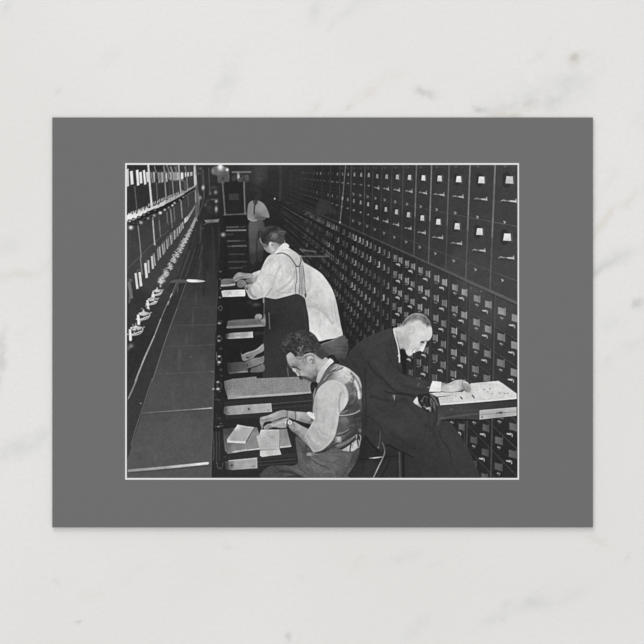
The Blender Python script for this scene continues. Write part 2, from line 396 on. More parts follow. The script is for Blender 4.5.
# ---- left wall of drawers
V(0, 0, 644)
part('left_drawer_wall', 'tall printed wall of card drawers on the left')
P([(126, 164), (199, 164), (197, 222), (178, 281), (128, 398)], [(135, 200, 44), (160, 190, 48), (185, 180, 56), (135, 260, 62), (160, 240, 58), (185, 220, 60), (150, 280, 60), (140, 300, 46), (134, 340, 42), (130, 310, 52)], .6, claim=True, curve=False)
V(124, 162, 60)
P([(30, 30), (420, 30), (420, 90), (30, 80)], 36, .6, .9, curve=False)
P([(34, 262), (270, 215), (300, 480), (48, 560)], 43, .6, .8, curve=False)
def quad(x0, y0, x1, y1, w_, t, a=.97):      # leaning label: top centre, bottom centre, width (view units)
    P([(x0 - w_ / 2, y0 + 4), (x0 + w_ / 2, y0 - 2), (x1 + w_ / 2, y1 - 4), (x1 - w_ / 2, y1 + 4)], t, .5, a, curve=False)
quad(38, 75, 44, 262, 24, 205); quad(80, 98, 90, 242, 30, 225); quad(142, 86, 155, 252, 26, 232); quad(178, 108, 186, 230, 28, 225); quad(215, 88, 230, 242, 22, 230); quad(250, 108, 260, 215, 26, 215)
L([(62, 110), (72, 240)], .5, 90, .7); L([(196, 100), (208, 235)], .5, 70, .8)
quad(300, 120, 306, 225, 16, 120); quad(322, 112, 326, 220, 20, 150); quad(375, 115, 382, 225, 22, 140); quad(405, 112, 414, 220, 24, 170); quad(450, 125, 456, 210, 28, 135); quad(500, 105, 504, 195, 22, 140); quad(530, 120, 534, 200, 16, 145); quad(572, 115, 577, 192, 26, 160); quad(620, 115, 624, 185, 24, 210)
for x in (312, 340, 392, 432, 468, 515): L([(x, 110), (x + 6, 215)], .5, 60, .6)
L([(262, 30), (278, 240), (300, 478)], 1.9, 205)
for i in range(34):
    x = 292 + i * 10.5 + rng.uniform(-3, 3); y0 = 112 + rng.uniform(-6, 8); L([(x, y0), (x + 4, y0 + rng.uniform(50, 95))], .8, rng.choice([80, 90, 190, 200, 215, 165]), .8)
for (p_, t, w_) in ((((98, 40), (105, 90)), 70, .6), (((115, 262), (142, 525)), 92, 1.2), (((350, 225), (365, 450)), 105, .9), (((440, 222), (455, 390)), 120, 1), (((488, 210), (494, 370)), 75, .8), (((520, 205), (532, 360)), 120, .9),
                 (((590, 40), (600, 200), (612, 320)), 160, 1), (((328, 45), (345, 110)), 120, 1.1), (((428, 48), (436, 110)), 135, 1.1), (((462, 40), (480, 90), (490, 120)), 150, 1.1), (((505, 55), (525, 120)), 150, 1), (((562, 50), (566, 110)), 110, .9), (((540, 40), (545, 60)), 90, .8)):
    L(p_, w_, t, .95)
rail_top = [(46, 565), (70, 552), (95, 565), (112, 540), (140, 556), (150, 540), (165, 515), (190, 528), (205, 500), (225, 518), (245, 488), (275, 498), (300, 478), (335, 470), (350, 455), (375, 462), (385, 442), (425, 440), (440, 412), (470, 418), (485, 398), (505, 402), (525, 372), (555, 380), (570, 360), (600, 345), (625, 330), (650, 312)]
P([(30, 575)] + rail_top + [(650, 348), (600, 372), (520, 415), (450, 445), (430, 470), (370, 492), (300, 512), (230, 550), (150, 600), (75, 644), (34, 650)], [(60, 600, 232), (200, 540, 222), (300, 500, 205), (400, 460, 200), (500, 400, 165), (620, 340, 165)], .5, curve=False)
for i in range(26):
    x = 60 + i * 23 + rng.uniform(-5, 5); y = 566 - (x - 50) * .40 - (14 if x > 250 else 0) + rng.uniform(-4, 4)
    L([(x - 6, y + 14), (x + rng.uniform(-3, 4), y - 12)], .9, 225 - i * 2, .85); B(x + 12, y + 16, .8, .6, 90, .6 if i > 12 else .15)
for x, y in ((455, 425), (500, 405), (545, 385), (590, 365), (480, 440)): B(x, y, .7, .7, 70, .7)
P([(75, 650), (150, 605), (230, 555), (300, 520), (430, 475), (520, 420), (650, 355), (650, 400), (520, 460), (420, 520), (300, 590), (180, 650)], 24, .6, .85, curve=False)
for x, y, r, t in ((260, 605, 1.3, 150), (325, 575, 1.5, 170), (390, 546, 1.4, 225), (440, 513, 1.1, 175), (480, 490, .9, 150), (520, 466, 1, 210), (545, 440, 1, 180), (175, 640, 1.2, 130), (600, 410, .8, 130)): B(x, y, r, r, t)
for x, y in ((120, 640), (215, 610), (290, 585), (355, 565)): L([(x - 14, y + 25), (x - 10, y), (x + 10, y - 12), (x + 24, y)], .9, 88, .7)
for p_ in (((460, 540), (470, 650)), ((505, 510), (520, 650)), ((535, 500), (545, 640)), ((610, 430), (622, 600))): L(p_, .9, 112, .9)
L([(310, 600), (312, 650)], 1.2, 150, .8); L([(375, 590), (382, 650)], .8, 95, .8)
for i, (x, y) in enumerate(((62, 640), (105, 622), (160, 600), (215, 572), (262, 548), (330, 520), (395, 498), (455, 470), (510, 442), (560, 415))):
    q = 20 - i * 1.1
    L([(x - q, y + 4), (x - q * .4, y - q * .8), (x + q * .6, y - q * .6), (x + q, y + 6)], 1.3, 30, .85); B(x, y + q * .6, 1.5 - i * .06, 1.2, 34, .9); L([(x - q * .3, y - q * .2), (x + q * .5, y - q * .1)], .8, 170, .8)
V(160, 162, 60)
quad(118, 112, 122, 192, 14, 165); quad(142, 120, 146, 195, 12, 150); quad(192, 112, 194, 190, 34, 175); quad(238, 118, 240, 180, 24, 222); quad(274, 112, 277, 160, 14, 210); quad(300, 110, 302, 158, 22, 190); quad(335, 108, 337, 150, 26, 175)
for x in (180, 207, 290, 325): L([(x, 112), (x + 2, 175)], .5, 105, .7)
for (p_, t, w_) in ((((55, 215), (66, 400)), 140, 1.1), (((135, 205), (148, 365)), 125, .9), (((180, 195), (186, 350)), 70, .7), (((200, 40), (212, 190), (224, 335)), 165, 1.1), (((270, 45), (280, 110)), 130, .9), (((288, 170), (300, 300)), 140, 1),
                 (((160, 60), (180, 110)), 130, .8), (((110, 60), (140, 110)), 140, .8), (((40, 50), (60, 110)), 120, .9), (((320, 50), (322, 100)), 80, .6), (((80, 50), (95, 110)), 90, .8)): L(p_, w_, t, .95)
P([(255, 200), (290, 195), (295, 290), (262, 305)], 92, .6, .8, curve=False)
P([(0, 440), (30, 430), (50, 408), (80, 412), (100, 385), (130, 385), (150, 362), (180, 365), (200, 338), (230, 338), (250, 315), (280, 310), (300, 285), (340, 272), (375, 250), (378, 268), (300, 315), (200, 378), (100, 432), (40, 458), (0, 478)], [(20, 450, 200), (120, 400, 168), (200, 350, 160), (300, 300, 150), (370, 260, 140)], .45, curve=False)
for x, y in ((70, 425), (110, 405), (165, 380), (210, 350), (260, 325), (310, 300)): B(x, y, .6, .6, 80, .6)
P([(0, 485), (100, 440), (200, 385), (300, 322), (378, 275), (378, 300), (300, 345), (210, 400), (100, 475), (0, 540)], 26, .5, .9, curve=False)
L([(250, 378), (375, 300)], .7, 120, .8)
for x, y, r, t in ((5, 546, 1.4, 225), (50, 513, 1.1, 185), (95, 489, .8, 140), (135, 466, .9, 205), (156, 440, 1, 180), (212, 410, .8, 140), (250, 380, .7, 150)): B(x, y, r, r, t)
for (p_, t) in ((((228, 420), (242, 600)), 140), (((112, 505), (126, 650)), 130), (((152, 490), (162, 620)), 95), (((300, 370), (306, 480)), 90), (((75, 540), (80, 650)), 100), (((270, 400), (276, 560)), 62), (((345, 330), (350, 480)), 60)): L(p_, 1, t, .9)
P([(262, 610), (300, 575), (340, 520), (378, 455), (380, 485), (340, 560), (290, 640), (260, 660)], [(275, 620, 200), (320, 560, 150), (370, 480, 130)], .5, curve=False)
for i in range(5): L([(285 + i * 20, 560 - i * 22), (292 + i * 20, 640 - i * 30)], .6, 70, .6)
P([(350, 660), (375, 600), (395, 580), (385, 620), (370, 660)], 150, .5)
part('cabinet_end_post', 'pale end post of the left drawer wall')
P([(362, 40), (385, 40), (400, 250), (430, 420), (400, 620), (380, 640), (380, 300), (368, 250)], [(370, 60, 150), (375, 200, 190), (390, 300, 90), (395, 500, 95), (380, 350, 130)], .6, claim=True)
L([(372, 55), (378, 255)], 1.4, 195, .95); L([(380, 310), (384, 430)], 1, 150, .9); L([(398, 260), (410, 560)], 2.2, 84, .8, .8); L([(460, 90), (470, 380), (420, 560)], 1.2, 82, .7, .7)
B(465, 275, 1.3, 1.9, 200); B(430, 385, 1.3, 1.6, 140); B(435, 70, 1.6, 1.2, 95); B(415, 125, 2.4, 1, 85)
cur -= 1
V(124, 222, 60)
L([(48, 495), (165, 378), (300, 245), (480, 92)], .9, 90, .8); L([(60, 120), (66, 300)], .8, 78, .6); L([(250, 60), (262, 250)], .8, 66, .5); L([(450, 20), (455, 130)], .7, 66, .5)
for (p_, t, w_) in ((((150, 25), (170, 200), (186, 375)), 130, 1.1), (((178, 385), (195, 560)), 120, 1.3), (((312, -10), (322, 130), (332, 240)), 170, 1.3), (((380, -10), (392, 150)), 115, .9), (((510, -10), (520, 62)), 120, .9), (((475, -10), (478, 30)), 90, .8)): L(p_, w_, t)
B(332, 240, .9, .9, 195); B(75, 60, 2.2, 2.1, 245); B(185, 8, 1.7, 1.5, 175); B(70, 625, 2, 1.6, 110); L([(66, 30), (100, 30), (160, 30)], 1.5, 28, .7)
for a_, b_, w_, t in (((126, 548), (146, 718), 24, 215), ((168, 538), (186, 690), 26, 222), ((230, 440), (246, 600), 26, 220), ((262, 412), (270, 548), 18, 185), ((300, 365), (313, 503), 22, 195), ((322, 348), (336, 470), 15, 165),
                      ((363, 285), (372, 412), 15, 150), ((383, 268), (392, 385), 15, 175), ((412, 235), (425, 352), 14, 165), ((433, 222), (440, 330), 14, 150), ((459, 185), (468, 290), 13, 165), ((477, 170), (483, 262), 12, 140), ((499, 140), (511, 242), 13, 170), ((516, 128), (523, 220), 11, 130),
                      ((541, 90), (546, 188), 13, 170), ((557, 80), (561, 165), 11, 135), ((573, 62), (580, 152), 12, 160), ((594, 45), (600, 120), 13, 170), ((612, 15), (617, 98), 12, 160), ((630, 0), (636, 72), 12, 175)):
    quad(a_[0], a_[1], b_[0], b_[1], w_, t)
for x, y in ((155, 520), (250, 415), (318, 342), (375, 268), (428, 215), (470, 165), (508, 122)): L([(x - 14, y + 8), (x, y - 4), (x + 16, y - 8)], .8, 130, .8)
# knobs of the lowest row
for i in range(60):
    u = i / 60; x = 405 + 375 * u; y = 612 - 645 * u ** .93 + rng.uniform(-5, 5); q = 24 - 12 * u
    L([(x - q * .8 + rng.uniform(-4, 4), y + rng.uniform(-q, q)), (x + q * .8, y + rng.uniform(-q, q))], .8, rng.choice([150, 190, 225, 60]), .75)
for x, y, r in ((395, 628, 2.3), (415, 605, 2.2), (450, 558, 2.4), (462, 545, 2.0), (500, 480, 2.3), (540, 408, 2.1), (575, 352, 1.9), (605, 305, 1.8), (625, 265, 1.6), (640, 232, 1.5)):
    B(x, y, r, r * .8, 225); q = r * 10
    L([(x - q * 1.2, y + 14), (x + q * .8, y + 22)], 1, 190, .9); L([(x - q * .4, y - q * 1.2), (x + q * .1, y + q * 1.5)], 1.1, 185, .85); L([(x - q, y - 20), (x - q * .3, y - 4)], .8, 150, .8); B(x + 4, y + 10, .6, .5, 60, .8)
for i, (x, y) in enumerate(((660, 205), (676, 172), (692, 140), (706, 112), (722, 80), (736, 48), (750, 20), (762, -5), (774, -28))):
    B(x, y, 1.3 - i * .06, 1.4 - i * .06, 222 - i * 8); L([(x - 16, y + 8), (x + 12, y + 14)], 1.0, 200 - i * 7, .9); L([(x - 5, y - 20), (x, y + 20)], .9, 185 - i * 6, .85); L([(x - 14, y - 10), (x - 5, y - 2)], .8, 160, .8)
V(120, 280, 100)
for cx, cy, sc_ in ((240, 66, .75), (207, 120, .85), (152, 212, 1.0), (102, 305, 1.12)):
    P([(cx - 32 * sc_, cy + 2), (cx - 8, cy - 8 * sc_), (cx, cy - 26 * sc_), (cx + 10, cy - 8 * sc_), (cx + 36 * sc_, cy - 2), (cx + 22 * sc_, cy + 14 * sc_), (cx - 14 * sc_, cy + 18 * sc_)], [(cx, cy, 205), (cx + 30, cy, 180)], .6)
    L([(cx + 40 * sc_, cy + 4), (cx + 38 * sc_, cy + 20 * sc_), (cx + 20 * sc_, cy + 38 * sc_), (cx - 20 * sc_, cy + 46 * sc_)], 1.3, 190, .9)
    B(cx + 8 * sc_, cy + 26 * sc_, 2.4 * sc_, 1.1 * sc_, 55, .9); L([(cx - 45 * sc_, cy + 40 * sc_), (cx - 10 * sc_, cy + 38 * sc_), (cx + 30 * sc_, cy + 22 * sc_)], 1.1, 225, .9)
    L([(cx - 34 * sc_, cy + 18 * sc_), (cx - 30 * sc_, cy + 70 * sc_)], 2.6 * sc_, 238); B(cx + 48 * sc_, cy - 2, 1, .7, 180)
for i in range(34):
    u = rng.random(); x = 250 - 170 * u + rng.uniform(-26, 26); y = 40 + 300 * u + rng.uniform(-22, 30); L([(x, y), (x + rng.uniform(-9, 9), y + rng.uniform(-9, 9))], 1, rng.choice([50, 45, 190, 225, 150]), .8)
L([(60, 20), (75, 110)], 3.2, 130, .8, .7); L([(72, 60), (60, 145)], 2, 110, .7, .7)
B(265, 15, 2.2, 1.8, 215); B(285, 8, 1.6, 1, 170); B(262, 38, 1, 1.6, 190); B(72, 425, 2.6, 2.4, 130); B(58, 440, 1.4, 2.4, 125)
L([(58, 150), (58, 460)], .8, 30, .6)

# ---- long counter on the left
V(0, 0, 644)
part('counter_back_ledge', 'narrow dark ledge along the left drawers')
P([(196, 221), (204, 222), (186.8, 281.6), (152.6, 380), (127, 462), (127, 400), (135.5, 380), (176.7, 283)], [(195, 240, 46), (180, 290, 46), (150, 360, 50), (133, 430, 54)], .5, claim=True, curve=False)
part('counter_top', 'long dark counter top running down the left side')
P([(205, 224), (221, 222), (218, 288), (214.7, 380), (211.6, 479), (126, 479), (126, 464), (152.6, 380), (186.8, 281.6)],
  [(212, 230, 36), (210, 260, 44), (205, 280, 50), (195, 310, 60), (185, 350, 68), (200, 390, 76), (160, 400, 78), (180, 440, 84), (140, 465, 84), (200, 465, 84), (210, 340, 62)], .5, claim=True, curve=False)
P([(126, 471), (210, 464), (211.6, 479), (126, 479)], 82, .4, curve=False)
V(120, 280, 100)
P([(-10, 760), (55, 460), (120, 450), (200, 400), (260, 240), (330, 100), (300, 60), (370, 10), (60, 644)], 38, 1.2, .5)
L([(365, 20), (335, 90), (310, 150)], .9, 120, .85); L([(335, 90), (325, 110)], 1, 205, .8); L([(310, 140), (258, 265)], .9, 130, .9); L([(315, 140), (308, 160)], .9, 200, .7); L([(262, 255), (220, 365)], 1, 175, .85)
L([(220, 365), (160, 500), (100, 650)], 1.5, 165, .9); L([(170, 470), (140, 545)], .8, 205, .5)
L([(430, 10), (400, 90), (365, 190)], .9, 96, .8); L([(365, 190), (290, 400), (210, 650)], 1.1, 108, .85)
for p_, t in ((((375, 292), (616, 288)), 88), (((300, 430), (614, 415)), 84), (((250, 606), (605, 588)), 92), (((410, 180), (620, 175)), 68)): L(p_, .8, t, .75)
for x, y, rx, ry, t in ((385, 480, 2, 6, 92), (470, 250, 1, 9, 84), (430, 380, 1.2, 7, 80), (490, 120, 1.2, 8, 76), (455, 495, 2, .6, 105), (510, 425, 3, .5, 95), (380, 560, 2, 5, 84), (520, 540, 7, 6, 82), (370, 60, 1, 6, 75)): B(x, y, rx, ry, t, .6)
B(598, 590, 1, .8, 120)
L([(630, 60), (622, 400), (608, 650)], .8, 92, .8)
L([(375, 20), (372, 80)], .7, 110, .6)
V(120, 380, 100)
L([(110, -10), (90, 40), (55, 118)], 1.6, 135, .9); L([(208, -10), (150, 170), (110, 290), (72, 420)], 1.1, 104, .8)
B(135, 150, .9, .8, 150, .9)
L([(145, 213), (370, 196), (592, 180)], 1.1, [(145, 213, 102), (400, 195, 122), (590, 180, 175)]); L([(150, 221), (590, 189)], .8, 56, .6); B(585, 180, 1.4, .8, 190, .9)
L([(58, 583), (300, 562), (565, 535)], 2.5, [(60, 580, 150), (250, 565, 165), (400, 550, 195), (560, 535, 225)]); L([(62, 598), (580, 553)], .8, 58, .6)
for x, y, rx, ry, t, an in ((260, 350, 2, 7, 92, 0), (340, 90, 1.4, 5, 92, 15), (200, 130, 1.4, 5, 90, 15), (400, 340, 14, 10, 88, 0), (490, 110, 3, .6, 102, 0), (230, 500, 2, 3, 100, 0), (465, 480, 1.5, 1, 105, 0), (130, 500, 3, 4, 70, 0), (500, 240, 8, 4, 72, 0), (270, 250, 8, 3, 74, 0), (350, 180, 1, 4, 92, 0)): B(x, y, rx, ry, t, .6, an)
L([(600, 0), (598, 300), (585, 500), (590, 640)], .9, 100, .5)
V(120, 156, 140)
for x0, y0, x1, y1, w_, t in ((372, 320, 368, 400, 1.6, 78), (378, 410, 366, 470, 1.4, 74), (372, 480, 362, 560, 1.6, 70), (350, 340, 330, 420, 1.2, 62), (400, 330, 402, 520, 2, 36), (425, 330, 430, 560, 1.2, 58), (440, 320, 450, 560, 2, 34), (390, 420, 385, 640, 1.6, 34), (350, 480, 320, 560, 1.6, 36), (320, 440, 245, 640, 1.1, 92), (345, 430, 300, 560, .8, 84), (455, 330, 462, 560, 1, 60)):
    L([(x0, y0), ((x0 + x1) / 2 + 2, (y0 + y1) / 2), (x1, y1)], w_, t, .7, .8)
part('paper_slip', 'white slip lying on the far end of the counter')
V(120, 156, 140)
P([(230, 578), (260, 568), (305, 570), (310, 582), (235, 584)], 85, .5, claim=True); P([(310, 568), (365, 570), (392, 576), (365, 581), (318, 580)], [(330, 572, 235), (380, 577, 190)], .4, claim=True)
V(0, 0, 644)

# ---- column of drawer fronts right of the counter, and the aisle floor
part('drawer_front_column', 'dark column of drawer fronts with glinting pulls beside the counter')
P([(221, 222), (224.5, 222), (224.5, 268), (262, 285), (262, 300), (265, 330), (263, 479), (211.6, 479), (214.7, 380), (218, 288)], [(216, 470, 38), (225, 420, 34), (228, 300, 28), (224, 240, 30), (240, 340, 26)], .5, claim=True, curve=False)
V(205, 270, 60)
P([(170, 30), (180, 420), (140, 640), (250, 640), (250, 30)], 24, 1, .6)
for x, y, t in ((165, 18, 85), (165, 100, 80), (165, 198, 78), (162, 296, 105)): L([(x - 8, y - 6), (x + 12, y + 2)], 1, t, .9); B(x, y, 1, .9, t)
L([(145, 420), (150, 395), (175, 388), (185, 405), (175, 430), (158, 436)], .9, 88, .9); L([(145, 575), (150, 550), (172, 540), (185, 560)], .8, 70, .8); B(155, 572, 1.7, 1, 175)
V(205, 330, 60)
for x, y, t, r in ((152, 66, 130, 1.1), (150, 115, 185, 1.2), (153, 283, 225, 1.3), (152, 345, 225, 1.5), (170, 200, 72, 1.3), (172, 425, 85, 1.2), (180, 490, 62, 1.2), (138, 558, 190, 1.3), (140, 632, 220, 1.6), (90, 632, 200, 1), (75, 448, 100, 1), (145, 372, 110, .8)): B(x, y, r * 1.2, r * .8, t)
for y in (90, 315, 595): L([(138, y - 22), (132, y), (140, y + 24)], .8, 95, .8); L([(165, y - 24), (182, y), (168, y + 26)], .9, 75, .8)
L([(122, 240), (126, 320)], .9, 110, .8); L([(115, 20), (110, 640)], 1.2, 30, .6); L([(192, 150), (200, 640)], 1, 22, .6)
V(210, 390, 100)
for x, y, t in ((65, 10, 92), (50, 60, 70), (60, 180, 80), (55, 235, 170), (95, 430, 70), (45, 470, 80), (60, 500, 85), (70, 215, 90)): B(x, y, 1.1, .7, t)
L([(30, 62), (70, 64)], .8, 90, .7); L([(35, 236), (85, 230)], .8, 105, .8)
for x, t in ((22, 78), (40, 74), (58, 66), (72, 40)): L([(x, 270), (x + 3, 360), (x + 2, 450)], 1.1, t, .85)
L([(35, 20), (45, 60), (75, 90), (90, 60)], .8, 60, .8); L([(45, 460), (50, 500), (75, 505), (85, 470)], .9, 82, .8)
L([(40, 150), (48, 190), (78, 190)], .7, 62, .8)

V(200, 222, 50); B(297, 165, 2.1, 2.1, 150); B(297, 165, 1.3, 1.3, 165)
# ---- far man
part('printed_person', 'printed man in white shirt standing at the far end of the aisle')
V(200, 162, 70)
V(240, 156, 140)
P([(45, 300), (105, 300), (112, 360), (108, 440), (100, 480), (82, 480), (78, 400), (70, 490), (48, 490), (42, 400)], [(60, 330, 90), (70, 420, 76), (60, 480, 50), (100, 350, 72), (95, 460, 48)], 1.1, claim=True)
L([(78, 380), (72, 480)], 1.4, 52, .8, .7)
P([(42, 180), (62, 168), (90, 172), (98, 190), (90, 206), (68, 208), (50, 200)], [(60, 180, 34), (80, 190, 44)], 1.2, .85, claim=True)
P([(38, 225), (52, 208), (72, 204), (100, 212), (122, 238), (136, 280), (120, 284), (98, 282), (90, 294), (70, 302), (38, 292), (34, 262)], [(50, 240, 132), (95, 240, 148), (120, 265, 135), (55, 290, 140), (80, 285, 100)], .6, claim=True)
L([(74, 206), (66, 240), (66, 268)], 1.4, 48, .85, .5); P([(60, 205), (82, 200), (78, 222), (66, 226)], 52, .7, .8)
P([(72, 285), (100, 278), (118, 284), (112, 294), (85, 298)], 92, .6); L([(40, 290), (60, 298), (76, 294)], 1.3, 160, .8)

# ---- man whose shirt shows behind the standing man
part('printed_person', 'printed man bending over, white shirt seen behind the standing man')
V(290, 240, 100)
P([(60, 120), (90, 145), (150, 180), (200, 215), (240, 265), (275, 325), (298, 400), (312, 470), (325, 540), (340, 612), (320, 622), (295, 632), (240, 640), (180, 650), (130, 600), (60, 500)],
  [(110, 200, 205), (180, 230, 222), (250, 330, 218), (280, 430, 205), (160, 300, 208), (130, 400, 195), (200, 470, 196), (250, 560, 218), (170, 590, 226), (310, 590, 212), (130, 520, 215)], .5, claim=True, clip=True)
L([(110, 430), (170, 435), (230, 480), (275, 540)], 1.6, 172, .8, .9); L([(120, 410), (180, 340), (215, 320)], 1.1, 188, .7, .8); L([(265, 400), (275, 500), (280, 540)], 1.1, 185, .8, .6); L([(285, 420), (298, 520)], .9, 182, .8, .6); L([(200, 470), (215, 560)], 1, 232, .6, .9); L([(140, 380), (210, 280)], 1, 228, .5, .9); L([(110, 520), (150, 590)], 2, 234, .5, 1)
L([(180, 300), (175, 350), (190, 400)], .9, 192, .6, .8)
for p_, w_, t, a_ in ((((110, 190), (130, 260), (120, 330)), 3, 186, .5), (((115, 420), (180, 425), (240, 480)), 3.4, 184, .5), (((285, 350), (300, 450), (315, 560)), 2.6, 192, .5), (((170, 330), (140, 370), (115, 390)), 1.2, 178, .6), (((210, 500), (190, 560), (200, 620)), 1.6, 196, .5)): L(p_, w_, t, a_, 1)
unclip()
V(270, 320, 100)
P([(325, 158), (400, 130), (470, 98), (492, 120), (505, 165), (500, 210), (475, 262), (455, 280), (420, 265), (395, 235), (370, 225), (345, 195)], [(400, 150, 100), (470, 120, 92), (440, 190, 88), (490, 190, 66), (440, 250, 68), (370, 200, 80)], .5, claim=True, clip=True)
for y in (165, 190, 215): L([(360, y + 10), (430, y - 8), (500, y - 2)], .7, 108, .5, .5)
L([(330, 156), (400, 132), (468, 100)], 1.4, 118, .8); B(400, 128, 1.2, .9, 190, .8); unclip()
B(497, 130, 1.2, .9, 120)
P([(470, 0), (644, 0), (560, 120), (510, 150), (490, 120)], 28, 3, .35)

# ---- standing man in suspenders
part('printed_person', 'printed man standing in white shirt, suspenders and dark trousers')
V(210, 220, 100)
P([(352, 500), (430, 508), (500, 490), (570, 478), (606, 492), (622, 560), (636, 640), (638, 760), (600, 860), (580, 1030), (480, 1028), (345, 1022), (346, 700), (356, 600)],
  [(400, 560, 44), (560, 540, 50), (620, 640, 46), (450, 800, 48), (560, 800, 46), (380, 960, 50), (480, 960, 48), (360, 640, 34)], .5, claim=True)
L([(605, 560), (618, 700), (612, 760)], 1, 60, .6); L([(350, 510), (348, 620)], .8, 150, .7); L([(345, 500), (345, 530)], 1.2, 180, .8); L([(380, 600), (385, 700)], 1.0, 118, .8); B(382, 640, .6, 3, 92, .7)
L([(500, 900), (505, 1020)], .7, 110, .8)
# far arm
P([(272, 345), (300, 332), (335, 322), (345, 345), (320, 372), (285, 378), (270, 372)], [(285, 350, 205), (320, 340, 222), (300, 370, 165)], .5, claim=True)
# near shirt
P([(484, 148), (512, 182), (560, 214), (588, 245), (600, 290), (612, 370), (614, 430), (622, 482), (612, 506), (596, 492), (560, 476), (500, 490), (430, 508), (400, 506), (356, 498), (330, 502), (290, 512), (255, 500), (236, 462), (224, 435), (235, 418), (265, 410), (298, 380), (322, 335), (342, 290), (362, 250), (385, 226), (412, 214), (436, 180), (455, 165)],
  [(440, 190, 215), (480, 175, 222), (540, 230, 200), (560, 260, 185), (400, 250, 200), (420, 300, 222), (370, 320, 212), (460, 330, 220), (510, 330, 200), (520, 400, 220), (480, 440, 205), (420, 400, 200), (330, 420, 222), (280, 450, 205), (245, 440, 172), (360, 470, 208), (410, 480, 192), (300, 490, 190), (590, 320, 176), (600, 450, 180), (565, 400, 196), (540, 300, 185)], .5, claim=True, clip=True)
L([(425, 218), (470, 214), (512, 236), (540, 272), (555, 296)], 1.1, 75, .95); L([(555, 298), (576, 300)], 1.4, 80, .95); L([(576, 300), (586, 262), (582, 232)], 1.1, 80, .9); L([(560, 285), (574, 250), (565, 235)], 1.5, 205, .6)
L([(552, 300), (560, 380), (550, 425), (552, 472)], .9, 105, .9); L([(574, 300), (580, 380), (576, 474)], .9, 115, .9); L([(602, 290), (600, 360), (590, 410), (592, 480)], .9, 110, .85); L([(592, 250), (604, 300), (612, 400), (618, 490)], .9, 90, .7); L([(615, 480), (620, 500)], 2, 60, .9)
L([(566, 310), (568, 380), (562, 470)], 1.3, 205, .6, .5); L([(588, 300), (588, 400)], 1.5, 150, .6, .5)
for p_, w_, t, a_ in ((((540, 330), (545, 400), (500, 470)), 1.2, 178, .7), (((450, 300), (415, 380), (400, 450)), 1.5, 184, .7), (((470, 240), (450, 280)), 1, 195, .6), (((395, 440), (380, 470), (360, 492)), 1.3, 160, .8), (((430, 490), (500, 450), (540, 440)), 1.1, 176, .7),
                     (((350, 300), (375, 270), (400, 250)), 2.4, 182, .6), (((545, 330), (530, 380), (480, 430), (430, 455)), 2.2, 170, .6), (((300, 400), (330, 430), (335, 480)), 2.4, 186, .5), (((455, 290), (470, 340), (455, 400)), 1.6, 190, .6), (((340, 360), (375, 350), (410, 360)), 1.4, 188, .6), (((590, 300), (596, 380), (600, 460)), 3, 160, .5), (((440, 460), (470, 470), (520, 462)), 1.4, 168, .7), (((250, 440), (262, 480), (290, 500)), 2, 150, .6),
                     (((300, 500), (270, 480), (258, 430), (272, 412)), .9, 132, .8), (((285, 500), (252, 470), (240, 435)), .8, 140, .8), (((340, 480), (330, 440), (345, 400)), 1, 192, .6), (((460, 350), (430, 400), (440, 450)), 1.2, 234, .5), (((375, 300), (355, 350), (310, 400)), 1.4, 230, .5),
                     (((340, 300), (320, 345), (290, 392)), .9, 172, .8), (((400, 500), (420, 460), (480, 430)), .9, 186, .7), (((500, 260), (530, 310), (535, 360)), 1, 228, .5), (((440, 185), (425, 208), (400, 222)), .8, 165, .6), (((265, 420), (290, 460), (300, 500)), .8, 168, .7)): L(p_, w_, t, a_, .6)
unclip()
# head
V(250, 222, 60)
P([(105, 170), (112, 215), (140, 250), (150, 285), (180, 318), (215, 332), (240, 345), (268, 325), (300, 285), (330, 250), (345, 228), (300, 210), (230, 190), (150, 160)],
  [(115, 195, 140), (140, 250, 130), (165, 290, 120), (200, 310, 155), (220, 250, 200), (250, 250, 165), (240, 300, 195), (290, 260, 170), (310, 235, 120), (180, 240, 110)], .5, claim=True, clip=True)
B(188, 238, 1.4, 1.8, 70, .8); L([(150, 255), (170, 262)], 1, 75, .8); L([(160, 285), (185, 296)], .8, 165, .7)
P([(205, 220), (228, 215), (252, 228), (258, 262), (240, 285), (222, 278), (208, 250)], [(215, 235, 205), (240, 245, 150), (235, 275, 190)], .5); B(240, 248, .9, 1.1, 120, .7)
L([(212, 300), (240, 325), (262, 318)], 1, 150, .6); unclip()
P([(82, 158), (90, 115), (120, 85), (150, 55), (190, 42), (255, 40), (310, 52), (345, 85), (388, 100), (375, 135), (370, 170), (375, 205), (360, 225), (330, 240), (290, 225), (255, 220), (225, 212), (205, 222), (195, 248), (168, 235), (140, 232), (122, 205), (108, 165), (100, 190)],
  [(110, 110, 36), (150, 80, 62), (200, 70, 44), (260, 80, 42), (255, 145, 105), (270, 165, 95), (310, 150, 62), (340, 120, 72), (350, 190, 66), (180, 150, 44), (150, 200, 40), (190, 225, 62), (300, 200, 72), (230, 180, 62)], .6, claim=True, clip=True)
for p_, t, a_ in ((((100, 140), (130, 95), (180, 65), (240, 55)), 92, .7), (((110, 160), (140, 110), (200, 80)), 78, .6), (((170, 170), (220, 120), (280, 100)), 84, .6), (((230, 180), (250, 150), (290, 130)), 135, .8), (((250, 190), (275, 160), (300, 150)), 125, .7), (((300, 110), (340, 100), (380, 110)), 105, .7),
                 (((320, 140), (350, 130), (370, 130)), 88, .6), (((280, 220), (310, 190), (350, 170)), 92, .6), (((190, 130), (220, 90), (270, 70)), 30, .6), (((130, 200), (160, 150), (200, 110)), 28, .6), (((330, 230), (350, 200), (365, 180)), 100, .5), (((240, 130), (270, 122)), 122, .7)): L(p_, .9, t, a_, .5)
unclip()
